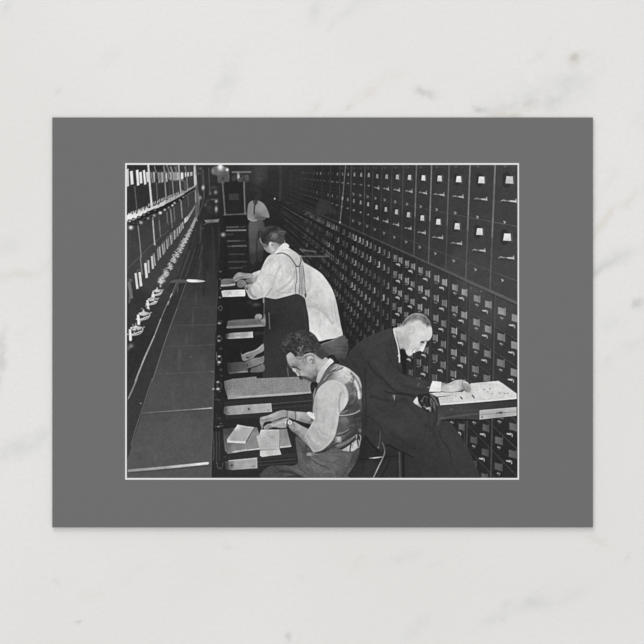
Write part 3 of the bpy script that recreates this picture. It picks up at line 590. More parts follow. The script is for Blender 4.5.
# collar
P([(270, 330), (300, 285), (345, 240), (372, 228), (395, 232), (420, 262), (350, 300), (310, 325), (270, 345)], [(300, 310, 226), (380, 250, 230), (330, 280, 222)], .5, claim=True); L([(340, 305), (400, 300), (450, 325)], .9, 180, .7); L([(372, 205), (375, 225)], 1, 160, .8); L([(375, 240), (400, 270), (440, 300)], .8, 198, .7)
# hands and what they hold
V(205, 270, 60)
P([(300, 88), (328, 48), (365, 26), (430, 34), (512, 44), (518, 82), (470, 92), (425, 92), (385, 100), (345, 122), (318, 128), (302, 115)], [(330, 60, 140), (380, 45, 165), (430, 60, 150), (500, 60, 160), (400, 85, 125), (320, 105, 135)], .5, claim=True)
L([(320, 85), (370, 60), (420, 62)], .8, 185, .7); L([(325, 105), (365, 80), (410, 78)], .7, 105, .7); L([(370, 30), (450, 42)], .6, 100, .5)
P([(345, 148), (358, 118), (392, 104), (430, 116), (446, 150), (420, 178), (390, 190), (355, 182)], [(380, 130, 120), (420, 140, 132), (380, 175, 108)], .5, claim=True)
P([(430, 188), (440, 165), (462, 155), (470, 175), (462, 210), (445, 212)], [(450, 170, 150), (450, 205, 90)], .5, claim=True); P([(440, 105), (520, 88), (560, 100), (530, 140), (480, 150), (450, 130)], [(470, 110, 130), (530, 110, 160), (480, 140, 105)], .5, claim=True); L([(455, 110), (500, 135)], .8, 95, .7)
part('printed_book', 'grey bound book under the standing man\'s hands')
P([(172, 112), (205, 96), (295, 94), (308, 120), (325, 135), (322, 166), (178, 178), (172, 150)], [(220, 115, 112), (290, 120, 104)], .4, claim=True, curve=False); L([(176, 168), (250, 165), (318, 155)], 1.6, 180, .95); L([(195, 102), (290, 98)], .8, 135, .6); B(310, 128, 1.5, 1, 60, .8)
part('drawer_label_plate', 'bright upper label plate in front of the standing man')
P([(176, 226), (205, 218), (430, 210), (434, 272), (428, 282), (190, 290)], [(190, 260, 205), (300, 250, 220), (420, 245, 235), (240, 225, 190)], .4, claim=True, curve=False); L([(205, 240), (420, 228)], .6, 165, .5); L([(250, 262), (270, 240), (285, 262)], .7, 140, .8); L([(210, 268), (400, 262)], .6, 180, .5)
cur = NAMES.index(('drawer_front_column', 'dark column of drawer fronts with glinting pulls beside the counter'))
B(485, 345, 3, 1.6, 50, .8); B(548, 372, 3.6, 1.8, 82, .9); L([(180, 190), (330, 180)], 1.4, 48, .7)
part('drawer_card_tray', 'open card tray below the standing man')
P([(245, 548), (300, 536), (520, 522), (610, 530), (640, 560), (640, 604), (240, 628), (238, 590)], [(280, 570, 92), (450, 560, 100), (600, 570, 104)], .5, claim=True, curve=False); L([(242, 614), (420, 606), (638, 592)], 2, [(250, 610, 128), (400, 605, 135), (600, 595, 150)]); L([(250, 556), (560, 535)], .9, 116, .7)
part('drawer_label_plate', 'pale middle label plate behind the bent man\'s hand')
V(205, 330, 60)
P([(222, 42), (300, 30), (512, 18), (516, 80), (400, 88), (255, 96), (225, 80)], [(230, 60, 62), (280, 60, 140), (340, 55, 172), (420, 50, 165), (505, 50, 188)], .4, claim=True, curve=False); L([(240, 88), (510, 74)], .7, 205, .7); L([(340, 58), (380, 55)], .8, 125, .7); L([(505, 22), (508, 78)], 1, 210, .7)
for y in (30, 48): L([(525, y), (640, y - 6)], 1.2, 52, .8)
part('drawer_card_tray', 'dim card tray under the reaching arms')
P([(240, 352), (420, 340), (470, 410), (465, 452), (262, 466), (245, 440)], [(260, 400, 48), (300, 400, 72), (400, 390, 84), (440, 430, 96)], .6, claim=True, curve=False); L([(265, 462), (360, 452), (460, 444)], 1.4, [(270, 460, 95), (450, 445, 140)], .9)
P([(470, 418), (560, 392), (628, 366), (632, 440), (500, 454)], [(520, 430, 100), (610, 400, 115)], .5, claim=True)
part('printed_arm', 'reaching forearms and hands of the man hidden behind the standing man')
P([(628, 150), (606, 160), (575, 188), (530, 215), (450, 240), (408, 262), (386, 248), (392, 285), (402, 318), (425, 332), (470, 318), (520, 308), (545, 270), (628, 222)], [(600, 190, 155), (540, 235, 140), (460, 260, 130), (420, 290, 135), (480, 300, 120), (400, 270, 110)], .5, claim=True, clip=True)
L([(400, 275), (450, 250), (540, 222), (610, 168)], .9, 178, .7); unclip()
P([(432, 345), (470, 328), (540, 300), (628, 275), (630, 345), (590, 372), (540, 388), (470, 410), (440, 405), (424, 375)], [(460, 345, 112), (520, 340, 128), (600, 320, 122), (600, 350, 135), (480, 390, 108), (435, 380, 92)], .5, claim=True)
P([(530, 300), (560, 275), (626, 232), (626, 276), (580, 294)], 32, .4); B(458, 294, 1.4, 1, 38, .9); B(453, 375, .9, 1.4, 40, .9); L([(425, 320), (500, 322), (560, 300)], .7, 160, .7); L([(470, 410), (540, 395), (600, 362)], .8, 50, .8); L([(430, 335), (425, 400)], .7, 60, .7); P([(458, 415), (500, 410), (480, 448), (462, 445)], 34, .5)
V(205, 270, 60)
P([(535, 508), (550, 478), (590, 472), (612, 490), (605, 520), (575, 538), (545, 530)], [(560, 495, 150), (595, 500, 165), (570, 530, 115)], .5, claim=True); P([(600, 540), (625, 515), (644, 470), (650, 590), (620, 590), (598, 575)], [(625, 545, 150), (640, 490, 120), (610, 580, 110)], .5, claim=True); L([(575, 535), (600, 560)], .8, 60, .8)

# ---- long card tray in the middle
part('drawer_card_tray', 'long card tray full of index cards before the vested man')
V(210, 310, 100)
P([(60, 545), (96, 452), (660, 520), (660, 620), (100, 640)], 30, .8, .8, curve=False)
P([(92, 458), (145, 444), (298, 428), (302, 440), (560, 430), (700, 442), (700, 525), (640, 540), (118, 574), (96, 500)], [(110, 500, 118), (180, 480, 132), (300, 480, 138), (420, 480, 140), (560, 470, 138), (640, 480, 142), (150, 560, 150)], .5, claim=True, curve=False, clip=True)
for i in range(70):
    x = 110 + i * 8.2; j = rng.uniform(-3, 3)
    L([(x, 440), (x + 6, 555)], .55, 112 if i % 2 else 158, .3 * rng.uniform(.4, 1.4), .35)
for i in range(420):
    x = rng.uniform(120, 640); y = rng.uniform(440, 550); B(x, y, .6, .5, 98 if i % 2 else 170, .38)
for i in range(5): L([(110, 470 + i * 19), (640, 446 + i * 17)], .5, 112, .4)
L([(118, 566), (380, 548), (660, 530)], 1.9, [(120, 566, 150), (250, 555, 178), (500, 540, 180), (640, 530, 172)]); L([(98, 462), (112, 560)], 1.4, 90, .6, .8); unclip()
part('tray_side', 'dark side of the long card tray')
P([(90, 590), (380, 562), (700, 530), (700, 640), (560, 690), (100, 700)], [(150, 600, 44), (400, 590, 42), (640, 560, 46)], .5, claim=True, curve=False)
L([(400, 605), (520, 594), (700, 580)], .9, 78, .9); L([(400, 615), (700, 592)], 1, 30, .7); L([(120, 582), (640, 546)], 1.2, 32, .7)
V(210, 390, 100)
L([(400, 118), (520, 108), (644, 100)], .8, 66, .7)
part('drawer_label_plate', 'long label plate with a dark keyhole on the card tray')
P([(92, 108), (200, 98), (394, 85), (399, 140), (250, 152), (112, 161), (88, 150)], [(95, 130, 90), (130, 130, 150), (200, 120, 168), (300, 118, 170), (385, 110, 178), (250, 145, 150)], .4, claim=True, curve=False)
L([(110, 106), (390, 86)], .6, 200, .6); L([(393, 88), (397, 138)], .7, 205, .7); B(251, 122, 1.1, 1.1, 22); B(122, 146, .8, .6, 95); B(375, 129, .8, .6, 100); L([(130, 130), (380, 108)], .5, 150, .6)

# ---- lower tray with papers
part('drawer_card_tray', 'lowest card tray with papers lying across it')
V(205, 420, 60)
P([(195, 95), (330, 82), (560, 78), (600, 200), (600, 310), (420, 328), (250, 362), (215, 330), (200, 200)], [(215, 120, 70), (300, 95, 62), (240, 290, 105), (300, 310, 132), (480, 290, 140), (560, 290, 138), (225, 200, 85)], .5, claim=True, curve=False)
L([(250, 350), (330, 338), (450, 320), (590, 304)], 1.8, [(260, 350, 120), (330, 338, 185), (560, 308, 210)])
P([(230, 375), (430, 345), (600, 322), (600, 430), (640, 520), (560, 540), (240, 560)], 42, .5, claim=True, curve=False)
L([(220, 432), (540, 402)], 1, 34, .8)
for y, t in ((385, 62), (405, 60), (440, 76), (452, 34), (475, 66), (495, 34)): L([(560, y + 12), (800, y - 8), (990, y - 24)], 1, t, .7)
P([(985, 120), (1000, 120), (1005, 560), (985, 570)], 34, .7, .8)
part('drawer_label_plate', 'short lowest label plate near the bottom edge')
P([(215, 442), (340, 430), (554, 408), (560, 514), (420, 524), (270, 534), (225, 520)], [(230, 480, 62), (280, 470, 130), (340, 470, 165), (450, 470, 168), (540, 460, 165)], .4, claim=True, curve=False)
L([(260, 436), (400, 422), (553, 408)], 1, 215, .85); L([(556, 412), (560, 512)], .9, 200, .7); B(289, 487, 1.1, 1, 28); B(520, 495, 1.3, .6, 105); L([(290, 532), (556, 514)], .7, 195, .6); B(400, 460, 3, 1, 150, .6)
part('paper_sheet', 'tilted sheet on the left of the lowest tray')
P([(350, 50), (440, 68), (532, 80), (436, 248), (340, 246), (242, 238), (236, 208), (300, 120)], [(350, 65, 210), (420, 110, 172), (500, 100, 180), (330, 160, 168), (300, 200, 160), (400, 200, 172), (250, 220, 195)], .4, claim=True, curve=False)
P([(240, 220), (340, 224), (440, 226), (436, 250), (340, 246), (242, 240)], 218, .4, .95, curve=False); L([(350, 54), (440, 70), (528, 82)], 1, 212, .8); L([(532, 86), (440, 240)], 1, 62, .95)
for i in range(60):
    x, y = rng.uniform(300, 490), rng.uniform(80, 215); x -= (y - 80) * .45; L([(x, y), (x + rng.uniform(6, 16), y + 2)], .5, rng.choice([145, 155, 192]), .5)
P([(536, 82), (565, 115), (585, 200), (592, 300), (455, 318), (440, 250)], [(530, 150, 142), (500, 240, 136), (570, 270, 140), (550, 110, 130)], .4, claim=True, curve=False)
part('paper_sheet', 'ruled sheets under the vested man\'s fingertips')
V(250, 400, 60)
P([(310, 316), (395, 308), (418, 400), (442, 490), (436, 502), (320, 514)], [(340, 350, 142), (390, 350, 128), (360, 450, 150), (420, 470, 150)], .4, claim=True, curve=False); L([(325, 505), (380, 500), (438, 492)], 1.5, 195, .9)
for i in range(5): L([(328 + i * 18, 320), (340 + i * 20, 490)], .45, 118, .55)
P([(108, 535), (315, 520), (336, 584), (232, 596), (132, 610), (108, 596)], [(150, 570, 208), (300, 560, 205), (200, 545, 190)], .4, claim=True, curve=False); L([(110, 540), (315, 528)], .7, 120, .7)
P([(68, 388), (100, 372), (118, 318), (310, 318), (314, 420), (312, 526), (106, 532), (88, 460)], [(90, 400, 190), (140, 340, 205), (220, 400, 180), (290, 350, 188), (180, 480, 182), (290, 500, 186), (150, 430, 186)], .4, claim=True, curve=False)
for i in range(8): L([(125, 345 + i * 22), (305, 342 + i * 22)], .45, 148, .6)
for i in range(7): L([(140 + i * 26, 325), (140 + i * 26, 515)], .45, 152, .5)
L([(120, 322), (308, 320)], .8, 215, .8); L([(110, 380), (120, 520)], .6, 150, .6); L([(310, 322), (314, 520)], .7, 208, .7)
for i in range(60):
    x, y = rng.uniform(125, 290), rng.uniform(335, 515); L([(x, y), (x + rng.uniform(6, 18), y)], .6, rng.choice([140, 155, 205]), .5)

# ---- seated man on the right (behind, in a dark suit)
part('printed_person', 'printed fair-haired man in dark suit writing at the right-hand tray')
V(340, 300, 100)
P([(342, 188), (300, 192), (262, 204), (205, 228), (150, 256), (100, 296), (62, 340), (30, 380), (-20, 420), (-20, 900), (50, 1000), (140, 1120), (160, 1150), (560, 1145), (644, 1148), (860, 1146), (900, 1140), (860, 1040), (790, 900), (720, 800), (640, 740), (560, 640), (500, 612), (570, 600), (590, 580), (588, 540), (560, 522), (500, 505), (440, 488), (404, 470), (398, 420), (392, 350), (370, 270)],
  [(280, 230, 60), (180, 280, 58), (100, 340, 52), (320, 280, 55), (250, 350, 58), (340, 420, 54), (400, 540, 56), (520, 560, 58), (200, 480, 54), (220, 600, 60), (120, 500, 50), (320, 640, 56), (300, 760, 56), (420, 800, 60), (520, 760, 58), (600, 860, 56), (700, 980, 56), (800, 1060, 54), (500, 1000, 52), (640, 1080, 50), (200, 840, 50), (100, 800, 44), (400, 960, 46), (300, 1080, 42), (150, 1050, 44)], .6, claim=True, clip=True)
for p_, w_, t, a_ in ((((300, 330), (330, 400), (400, 470)), 1.6, 42, .6), (((180, 400), (215, 460), (290, 520), (360, 590), (480, 612)), 1.6, 36, .75), (((330, 290), (345, 360), (375, 430), (395, 470)), 1, 40, .7), (((350, 540), (440, 560), (560, 590)), 1.4, 46, .6),
                     (((340, 520), (360, 480), (420, 495)), 1.2, 70, .6), (((210, 330), (280, 330), (310, 360)), 1.2, 68, .5), (((120, 320), (160, 420), (150, 520)), 1.5, 46, .5), (((60, 370), (130, 480), (140, 600)), 1.2, 40, .6), (((400, 500), (500, 520), (580, 540)), 1, 70, .5),
                     (((250, 400), (310, 460), (340, 540)), 1.2, 66, .5), (((290, 590), (330, 600), (400, 605), (480, 625)), 1.2, 30, .8), (((230, 660), (250, 700), (350, 720)), .9, 42, .6), (((430, 660), (520, 760), (560, 820)), 1.1, 44, .6), (((480, 700), (560, 760), (640, 900)), 1.1, 66, .4),
                     (((700, 700), (640, 860), (700, 960), (720, 1060), (780, 1140)), 1.1, 40, .75), (((560, 720), (580, 850), (560, 950)), 1, 44, .5), (((400, 790), (480, 800), (520, 840)), 1, 68, .5)): L(p_, w_, t, a_, .8)
for p_, w_, t, a_ in ((((190, 300), (260, 260), (320, 230)), 5, 66, .5), (((230, 400), (300, 500), (380, 560)), 5, 68, .45), (((400, 520), (480, 545), (560, 560)), 4, 68, .5), (((130, 360), (180, 470), (190, 600)), 4, 50, .5), (((340, 640), (420, 700), (500, 800)), 6, 64, .5), (((250, 760), (340, 800), (440, 900)), 6, 62, .5),
                     (((590, 720), (680, 860), (800, 1040)), 5, 62, .5), (((430, 900), (500, 980), (560, 1100)), 6, 46, .5), (((200, 620), (330, 650), (420, 640)), 2, 34, .6), (((330, 860), (380, 900), (470, 950)), 3, 42, .6), (((480, 640), (560, 700), (620, 740)), 2.5, 40, .6), (((620, 760), (600, 840), (640, 960)), 3, 44, .6)): L(p_, w_, t, a_, 1.6)
for k_ in range(60):
    x, y = rng.uniform(100, 800), rng.uniform(220, 1100); B(x, y, rng.uniform(1, 4), rng.uniform(1, 4), rng.choice([50, 62]), .25)
unclip()
L([(62, 340), (100, 296), (150, 256), (205, 228), (262, 204), (340, 190)], .9, 72, .5, .6)
# dark behind lapel
P([(350, 260), (378, 300), (395, 310), (415, 345), (430, 420), (425, 470), (404, 472), (395, 400), (372, 330)], 26, .6, .9)
L([(503, 540), (503, 556)], .9, 105, .9); B(510, 538, .7, .8, 100)
# shirt and tie showing under the arm
V(350, 390, 100)
B(285, 48, .6, 2.6, 175); B(283, 38, 1.6, .7, 150); L([(290, 75), (290, 110)], .8, 30, .7)
P([(408, 74), (436, 42), (438, 75), (462, 112), (432, 98)], [(420, 68, 215), (438, 60, 235), (455, 105, 150)], .45)
P([(440, 30), (530, 25), (548, 60), (545, 130), (500, 140), (470, 118), (445, 80)], 36, .8)
for p_, t in ((((462, 48), (470, 90)), 60), (((490, 60), (500, 110)), 66), (((515, 40), (525, 90)), 74), (((530, 60), (540, 100)), 96), (((475, 105), (500, 118)), 150)): L(p_, 1, t, .8)
L([(462, 72), (480, 40), (500, 50)], .8, 120, .8); B(462, 70, 1, 1, 110); B(480, 95, .7, .7, 90)
P([(488, 118), (515, 108), (522, 122), (515, 138), (508, 124)], 160, .4)
# head
V(385, 305, 60)
P([(88, 262), (130, 240), (172, 215), (200, 175), (250, 125), (300, 95), (360, 88), (425, 108), (470, 160), (494, 225), (506, 285), (502, 330), (480, 372), (447, 392), (440, 420), (425, 455), (414, 485), (402, 502), (380, 492), (360, 492), (345, 502), (328, 498), (322, 512), (300, 515), (288, 535), (262, 546), (240, 536), (225, 510), (215, 482), (185, 470), (160, 474), (148, 430), (120, 340)],
  [(110, 270, 200), (150, 320, 208), (160, 420, 185), (190, 460, 168), (190, 380, 178), (240, 300, 205), (290, 240, 215), (340, 200, 214), (370, 260, 216), (430, 300, 214), (470, 270, 216), (490, 300, 212), (460, 350, 215), (300, 350, 220), (340, 400, 214), (280, 420, 214), (250, 400, 200), (230, 450, 195), (260, 500, 218), (265, 535, 205), (310, 460, 205), (380, 450, 212), (400, 480, 226), (240, 240, 200), (200, 280, 212)], .5, claim=True, clip=True)
# soft modelling of the face
for x, y, rx, ry, t, a_ in ((215, 400, 4, 6, 168, .45), (160, 380, 3, 6, 172, .4), (270, 360, 4, 5, 200, .35), (300, 450, 3, 2.5, 190, .4), (240, 230, 5, 3, 186, .4), (440, 240, 3, 2, 196, .4), (350, 380, 4, 3, 205, .4), (250, 500, 2, 3, 190, .4), (480, 350, 1.4, 2.4, 190, .5), (392, 408, 1.6, .9, 150, .4)): B(x, y, rx, ry, t, a_)
# hair band
P([(150, 235), (172, 212), (198, 172), (250, 120), (300, 88), (360, 82), (430, 102), (470, 150), (494, 225), (470, 222), (452, 232), (436, 210), (410, 200), (385, 170), (340, 162), (290, 178), (240, 190), (205, 215)],
  [(200, 195, 105), (250, 150, 118), (300, 115, 130), (320, 150, 128), (360, 100, 150), (400, 140, 125), (440, 150, 100), (430, 195, 112), (470, 190, 84), (270, 175, 150), (170, 225, 130)], 1.9)
for i in range(46):
    x = rng.uniform(190, 480); y = 175 - 75 * math.exp(-((x - 360) / 110) ** 2) + rng.uniform(-8, 62)
    L([(x, y), (x + 14, y - 9), (x + 30, y - 10 + (x - 250) * .06)], .6, rng.choice([85, 100, 160, 175]), .45)
for p_, t, a_ in ((((205, 190), (260, 145), (330, 130)), 88, .6), (((230, 150), (280, 105), (350, 92)), 160, .6), (((300, 120), (360, 115), (420, 135)), 92, .6), (((370, 105), (420, 120), (455, 160)), 152, .5), (((410, 130), (440, 170), (450, 215)), 80, .6), (((250, 175), (300, 155), (360, 160)), 150, .5), (((200, 205), (235, 175)), 90, .6), (((390, 165), (410, 190), (430, 205)), 165, .5), (((310, 140), (340, 128)), 82, .6)): L(p_, .8, t, a_, .5)
# ear, eye, nose, mouth
L([(262, 270), (275, 240), (300, 235), (318, 252), (315, 285), (295, 300)], .9, 178, .8); L([(280, 265), (296, 258), (302, 275)], .8, 170, .8); L([(262, 290), (248, 340)], 1.2, 188, .7); L([(235, 350), (225, 400), (215, 450)], 1.6, 184, .6, .9)
B(404, 402, 1.5, .7, 40, .95, 10); L([(378, 402), (398, 390), (440, 387)], .9, 85, .9); L([(395, 412), (425, 408)], .6, 120, .7); B(385, 425, 1.6, 1.3, 165, .7); L([(445, 375), (455, 388)], 1.1, 130, .7)
B(345, 488, 1, .7, 95, .8); L([(302, 482), (322, 472), (342, 464)], .8, 135, .7); B(355, 466, 1.2, .8, 145, .7); L([(375, 450), (370, 478)], .7, 175, .6); B(312, 500, 1.0, .9, 232, .6); L([(290, 502), (300, 490)], .8, 150, .7); L([(328, 495), (340, 500)], .7, 120, .6)
for p_, w_, t, a_ in ((((230, 330), (250, 400), (225, 470)), 3, 178, .6), (((150, 300), (180, 380), (170, 440)), 2.4, 182, .6), (((320, 330), (330, 390), (300, 450)), 2.4, 204, .5), (((210, 300), (240, 260), (260, 230)), 2.2, 186, .6), (((410, 290), (440, 330), (440, 370)), 1.6, 202, .5), (((380, 200), (400, 240), (430, 260)), 1.8, 198, .5), (((120, 290), (140, 380), (160, 450)), 1.4, 165, .6)): L(p_, w_, t, a_, 1.0)
L([(345, 430), (372, 452), (366, 470)], .8, 175, .5); B(270, 520, 1.4, 1.2, 232, .5); L([(160, 470), (200, 462), (222, 490)], 1.0, 140, .7)
unclip()
B(404, 400, 1.3, .8, 40, .95, 10); B(392, 418, 1.0, .8, 160, .6)
# collar
L([(95, 255), (100, 300), (122, 380), (140, 450), (152, 540), (155, 612)], 1.3, 228, .95); P([(88, 262), (100, 245), (118, 250), (112, 275), (98, 290)], 205, .5); L([(125, 345), (150, 440), (165, 470)], .9, 120, .6); B(150, 545, 1.3, 1.0, 240)
P([(165, 480), (205, 475), (225, 520), (232, 580), (220, 660), (180, 660), (165, 560)], 28, .7, .9)
# stool
part('printed_stool', 'dark stool with thin metal legs under the seated men')
V(350, 390, 100)
P([(60, 300), (110, 320), (190, 400), (240, 350), (330, 400), (400, 430), (440, 440), (420, 600), (-20, 600), (0, 520)], [(120, 500, 46), (60, 400, 34), (250, 500, 44), (380, 500, 46), (200, 420, 34)], .8, .85, claim=True)
L([(88, 160), (150, 190), (195, 240), (208, 262)], .9, 40, .9); L([(195, 262), (192, 320), (183, 368)], 1.1, 84, .85); B(182, 370, 1.2, .9, 120)
L([(100, 300), (140, 350), (185, 395)], 2.4, 26, .8, .7); L([(240, 350), (300, 380), (405, 432)], 1.2, 24, .9); L([(430, 310), (405, 400)], .8, 40, .6)
L([(64, 446), (120, 444), (205, 434), (300, 425)], 1.6, 28, .9); L([(125, 438), (160, 436), (208, 430)], 1.1, [(120, 438, 120), (170, 436, 225), (205, 430, 150)])
L([(208, 340), (222, 380), (218, 420), (185, 490), (152, 560)], 1.2, [(215, 345, 100), (220, 400, 120), (180, 500, 165), (155, 555, 140)]); L([(262, 440), (215, 540), (200, 570)], 2.2, 30, .7, .7)
L([(318, 400), (322, 570)], 1.6, 84, .85); L([(342, 410), (346, 570)], 2.6, 26, .85); L([(300, 420), (304, 570)], 1.2, 34, .7)
B(240, 380, 4, 2, 60, .4)

V(430, 400, 100)
for p_, t in ((((218, 150), (222, 300)), 74), (((180, 140), (185, 200)), 60)): L(p_, 1, t, .6)
# ---- tray and papers at the right
part('drawer_side', 'pulled-out drawer holding the right-hand ledger sheets')
V(430, 360, 100)
P([(-5, 210), (30, 225), (60, 285), (300, 268), (562, 248), (562, 355), (400, 376), (320, 384), (160, 378), (66, 390), (52, 420), (44, 410), (46, 340), (20, 280)],
  [(80, 310, 62), (200, 300, 66), (300, 290, 58), (120, 350, 60), (250, 350, 66), (500, 275, 52), (60, 380, 74), (30, 260, 50)], .5, claim=True, curve=False)
L([(62, 292), (300, 276), (558, 258)], .9, 40, .8); B(138, 318, 2.2, .9, 96, .9); L([(62, 340), (180, 328), (310, 318)], .8, 78, .7); L([(60, 376), (180, 360), (312, 345)], 1.4, 88, .8); L([(75, 388), (200, 384), (310, 388)], 1.6, 28, .8); L([(52, 380), (52, 420)], 1.2, 84, .8)
L([(0, 215), (30, 252), (48, 290)], 1.3, 120, .9); L([(45, 300), (48, 400)], .9, 36, .8)
part('drawer_label_plate', 'wide label plate on the right-hand pulled-out drawer')
P([(318, 323), (440, 312), (556, 303), (556, 358), (440, 370), (318, 383)], [(330, 350, 182), (400, 340, 178), (500, 330, 180), (550, 330, 190), (440, 360, 165)], .4, claim=True, curve=False)
L([(325, 352), (440, 342), (550, 334)], .8, 120, .7); L([(425, 344), (452, 335), (480, 340)], .9, 90, .85); B(454, 341, 1.2, .8, 30); B(335, 368, .9, .9, 70); L([(322, 328), (550, 308)], .6, 210, .6); L([(340, 362), (540, 350)], .6, 150, .6)
V(425, 375, 50)
L([(90, 330), (78, 300), (70, 340), (85, 400)], 1, 120, .7); L([(105, 345), (112, 420)], 1.2, 120, .7); L([(122, 350), (122, 450)], .8, 140, .7); L([(18, 432), (60, 436)], 1.2, 185, .9); L([(65, 420), (72, 468)], 1, 120, .9)
part('paper_sheet', 'ruled ledger sheet on the right-hand pulled-out drawer')
V(430, 360, 100)
P([(0, 214), (60, 206), (200, 205), (230, 212), (140, 228), (45, 236)], [(60, 220, 205), (180, 212, 200)], .4, claim=True, curve=False); L([(40, 240), (140, 230), (200, 222)], .8, 45, .9)
P([(52, 240), (140, 228), (200, 214), (262, 150), (350, 142), (440, 134), (466, 150), (556, 216), (556, 250), (310, 272), (66, 291)],
  [(80, 260, 205), (200, 250, 214), (300, 200, 218), (300, 160, 212), (440, 150, 222), (400, 220, 216), (530, 225, 214), (450, 250, 210), (260, 220, 200)], .4, claim=True, curve=False, clip=True)
for i in range(240):
    x, y = rng.uniform(80, 545), rng.uniform(145, 278); L([(x, y), (x + rng.uniform(2, 9), y - 1)], .6, rng.choice([150, 165, 180, 238]), .6)
for x, y in ((370, 205), (400, 215), (450, 212), (480, 216), (500, 214), (345, 190), (385, 185), (165, 232)): B(x, y, .9, .6, 118, .8)
L([(436, 136), (466, 152), (540, 205)], .6, 175, .6); L([(66, 284), (310, 266), (556, 246)], 1.1, 232, .8)
L([(196, 238), (206, 250)], 1.3, 55, .95); L([(272, 228), (284, 242)], 1.3, 62, .95); unclip()
cur = NAMES.index(('printed_person', 'printed fair-haired man in dark suit writing at the right-hand tray'))
V(425, 375, 50)
P([(205, 103), (250, 110), (300, 108), (345, 88), (400, 66), (460, 62), (520, 78), (562, 105), (590, 150), (592, 195), (575, 222), (540, 226), (505, 205), (470, 196), (430, 212), (370, 222), (300, 224), (200, 212)],
  [(230, 120, 150), (240, 150, 190), (250, 200, 195), (330, 130, 200), (400, 90, 205), (420, 150, 208), (340, 190, 212), (480, 90, 190), (520, 110, 205), (500, 140, 150), (540, 160, 165), (560, 200, 155), (500, 200, 130), (570, 130, 160)], .45, claim=True, clip=True)
L([(220, 118), (330, 118), (390, 88)], 1, 150, .6); L([(480, 80), (482, 130), (500, 165)], .8, 110, .8); B(497, 190, 1, .7, 50, .9); L([(500, 110), (530, 120)], .9, 120, .8); L([(500, 150), (560, 165)], .7, 105, .7); L([(545, 140), (550, 210)], .7, 115, .7); L([(520, 175), (540, 215)], .8, 110, .8); B(575, 170, 1, 1.4, 135, .6); L([(560, 120), (580, 150)], .8, 205, .6)
L([(200, 212), (300, 226), (400, 218), (470, 200)], .9, 70, .8); L([(260, 150), (340, 150), (420, 130)], .9, 224, .5); unclip()
P([(95, 75), (150, 80), (212, 90), (206, 150), (198, 218), (120, 216), (50, 216), (62, 170), (78, 120)], [(110, 110, 240), (180, 130, 228), (100, 190, 232), (160, 200, 222)], .4, claim=True, curve=False); L([(50, 218), (198, 220)], .7, 60, .9); B(45, 158, 1.4, .6, 150); L([(130, 90), (120, 200)], .7, 218, .5)

# ---- vested man in front
part('printed_person', 'printed curly-haired man in satin vest sitting in front with papers')
V(270, 390, 100)
P([(165, 300), (200, 320), (240, 350), (275, 398), (330, 392), (440, 380), (520, 385), (572, 370), (568, 430), (540, 490), (500, 545), (470, 575), (-30, 575), (-20, 500), (60, 485), (172, 478), (170, 380)],
  [(190, 340, 90), (200, 420, 92), (230, 400, 70), (300, 430, 100), (400, 430, 104), (500, 430, 96), (550, 440, 66), (400, 500, 100), (300, 490, 108), (200, 510, 92), (100, 500, 80), (250, 550, 84), (60, 530, 66), (450, 540, 84), (350, 550, 92), (0, 550, 70)], .6, claim=True, clip=True)
for p_, w_, t, a_ in ((((235, 350), (245, 420), (300, 470), (380, 510)), 1.3, 60, .7), (((290, 420), (330, 450), (430, 470)), .9, 78, .6), (((260, 410), (280, 470), (330, 520), (400, 530)), 1.2, 118, .5), (((60, 520), (140, 530), (220, 570)), 2.6, 46, .8), (((170, 400), (180, 480), (230, 540)), 1.2, 66, .6),
                     (((40, 490), (30, 530), (20, 570)), 1.1, 56, .7), (((110, 490), (180, 520), (260, 560)), 1.0, 108, .6), (((330, 400), (420, 400), (520, 395)), 1, 70, .6), (((190, 370), (210, 450), (260, 500)), 1.1, 110, .5), (((340, 530), (400, 520), (420, 560)), 1, 124, .5), (((540, 420), (500, 500), (460, 570)), 1.5, 60, .6), (((180, 330), (215, 380)), 1, 66, .6)): L(p_, w_, t, a_, .6)
for i in range(420):
    x, y = rng.uniform(0, 560), rng.uniform(320, 570); B(x, y, .6, .5, rng.choice([66, 130]), .38)
for i in range(34):
    x, y = rng.uniform(170, 520), rng.uniform(400, 540); L([(x, y), (x + 22, y + 12), (x + 50, y + 14)], .8, rng.choice([70, 126]), .35)
unclip()
P([(100, 560), (180, 545), (200, 575), (60, 580)], 40, 1, .7)
# vest
V(310, 350, 60)
P([(266, 148), (335, 165), (400, 190), (470, 238), (520, 288), (548, 350), (556, 430), (552, 540), (556, 640), (552, 800), (548, 900), (500, 915), (450, 980), (380, 1030), (250, 1070), (90, 1110), (60, 1120), (150, 900), (40, 700), (30, 520), (20, 440), (60, 380), (95, 330), (140, 260), (200, 195)],
  [(250, 180, 130), (200, 230, 105), (150, 290, 112), (110, 350, 95), (70, 420, 70), (300, 190, 160), (320, 220, 195), (370, 215, 215), (340, 270, 185), (400, 260, 205), (420, 300, 205), (380, 330, 185), (460, 260, 150), (500, 300, 170), (410, 380, 112), (440, 370, 100), (470, 420, 85), (440, 450, 110), (500, 380, 175), (520, 470, 190), (545, 430, 110), (460, 520, 78), (420, 590, 66), (500, 600, 66), (545, 560, 90),
   (420, 700, 78), (370, 750, 112), (480, 760, 62), (530, 720, 52), (350, 830, 84), (450, 850, 66), (350, 950, 92), (300, 960, 120), (230, 1020, 84), (150, 1080, 70), (400, 920, 70), (530, 850, 60), (440, 960, 80)], .5, claim=True, clip=True)
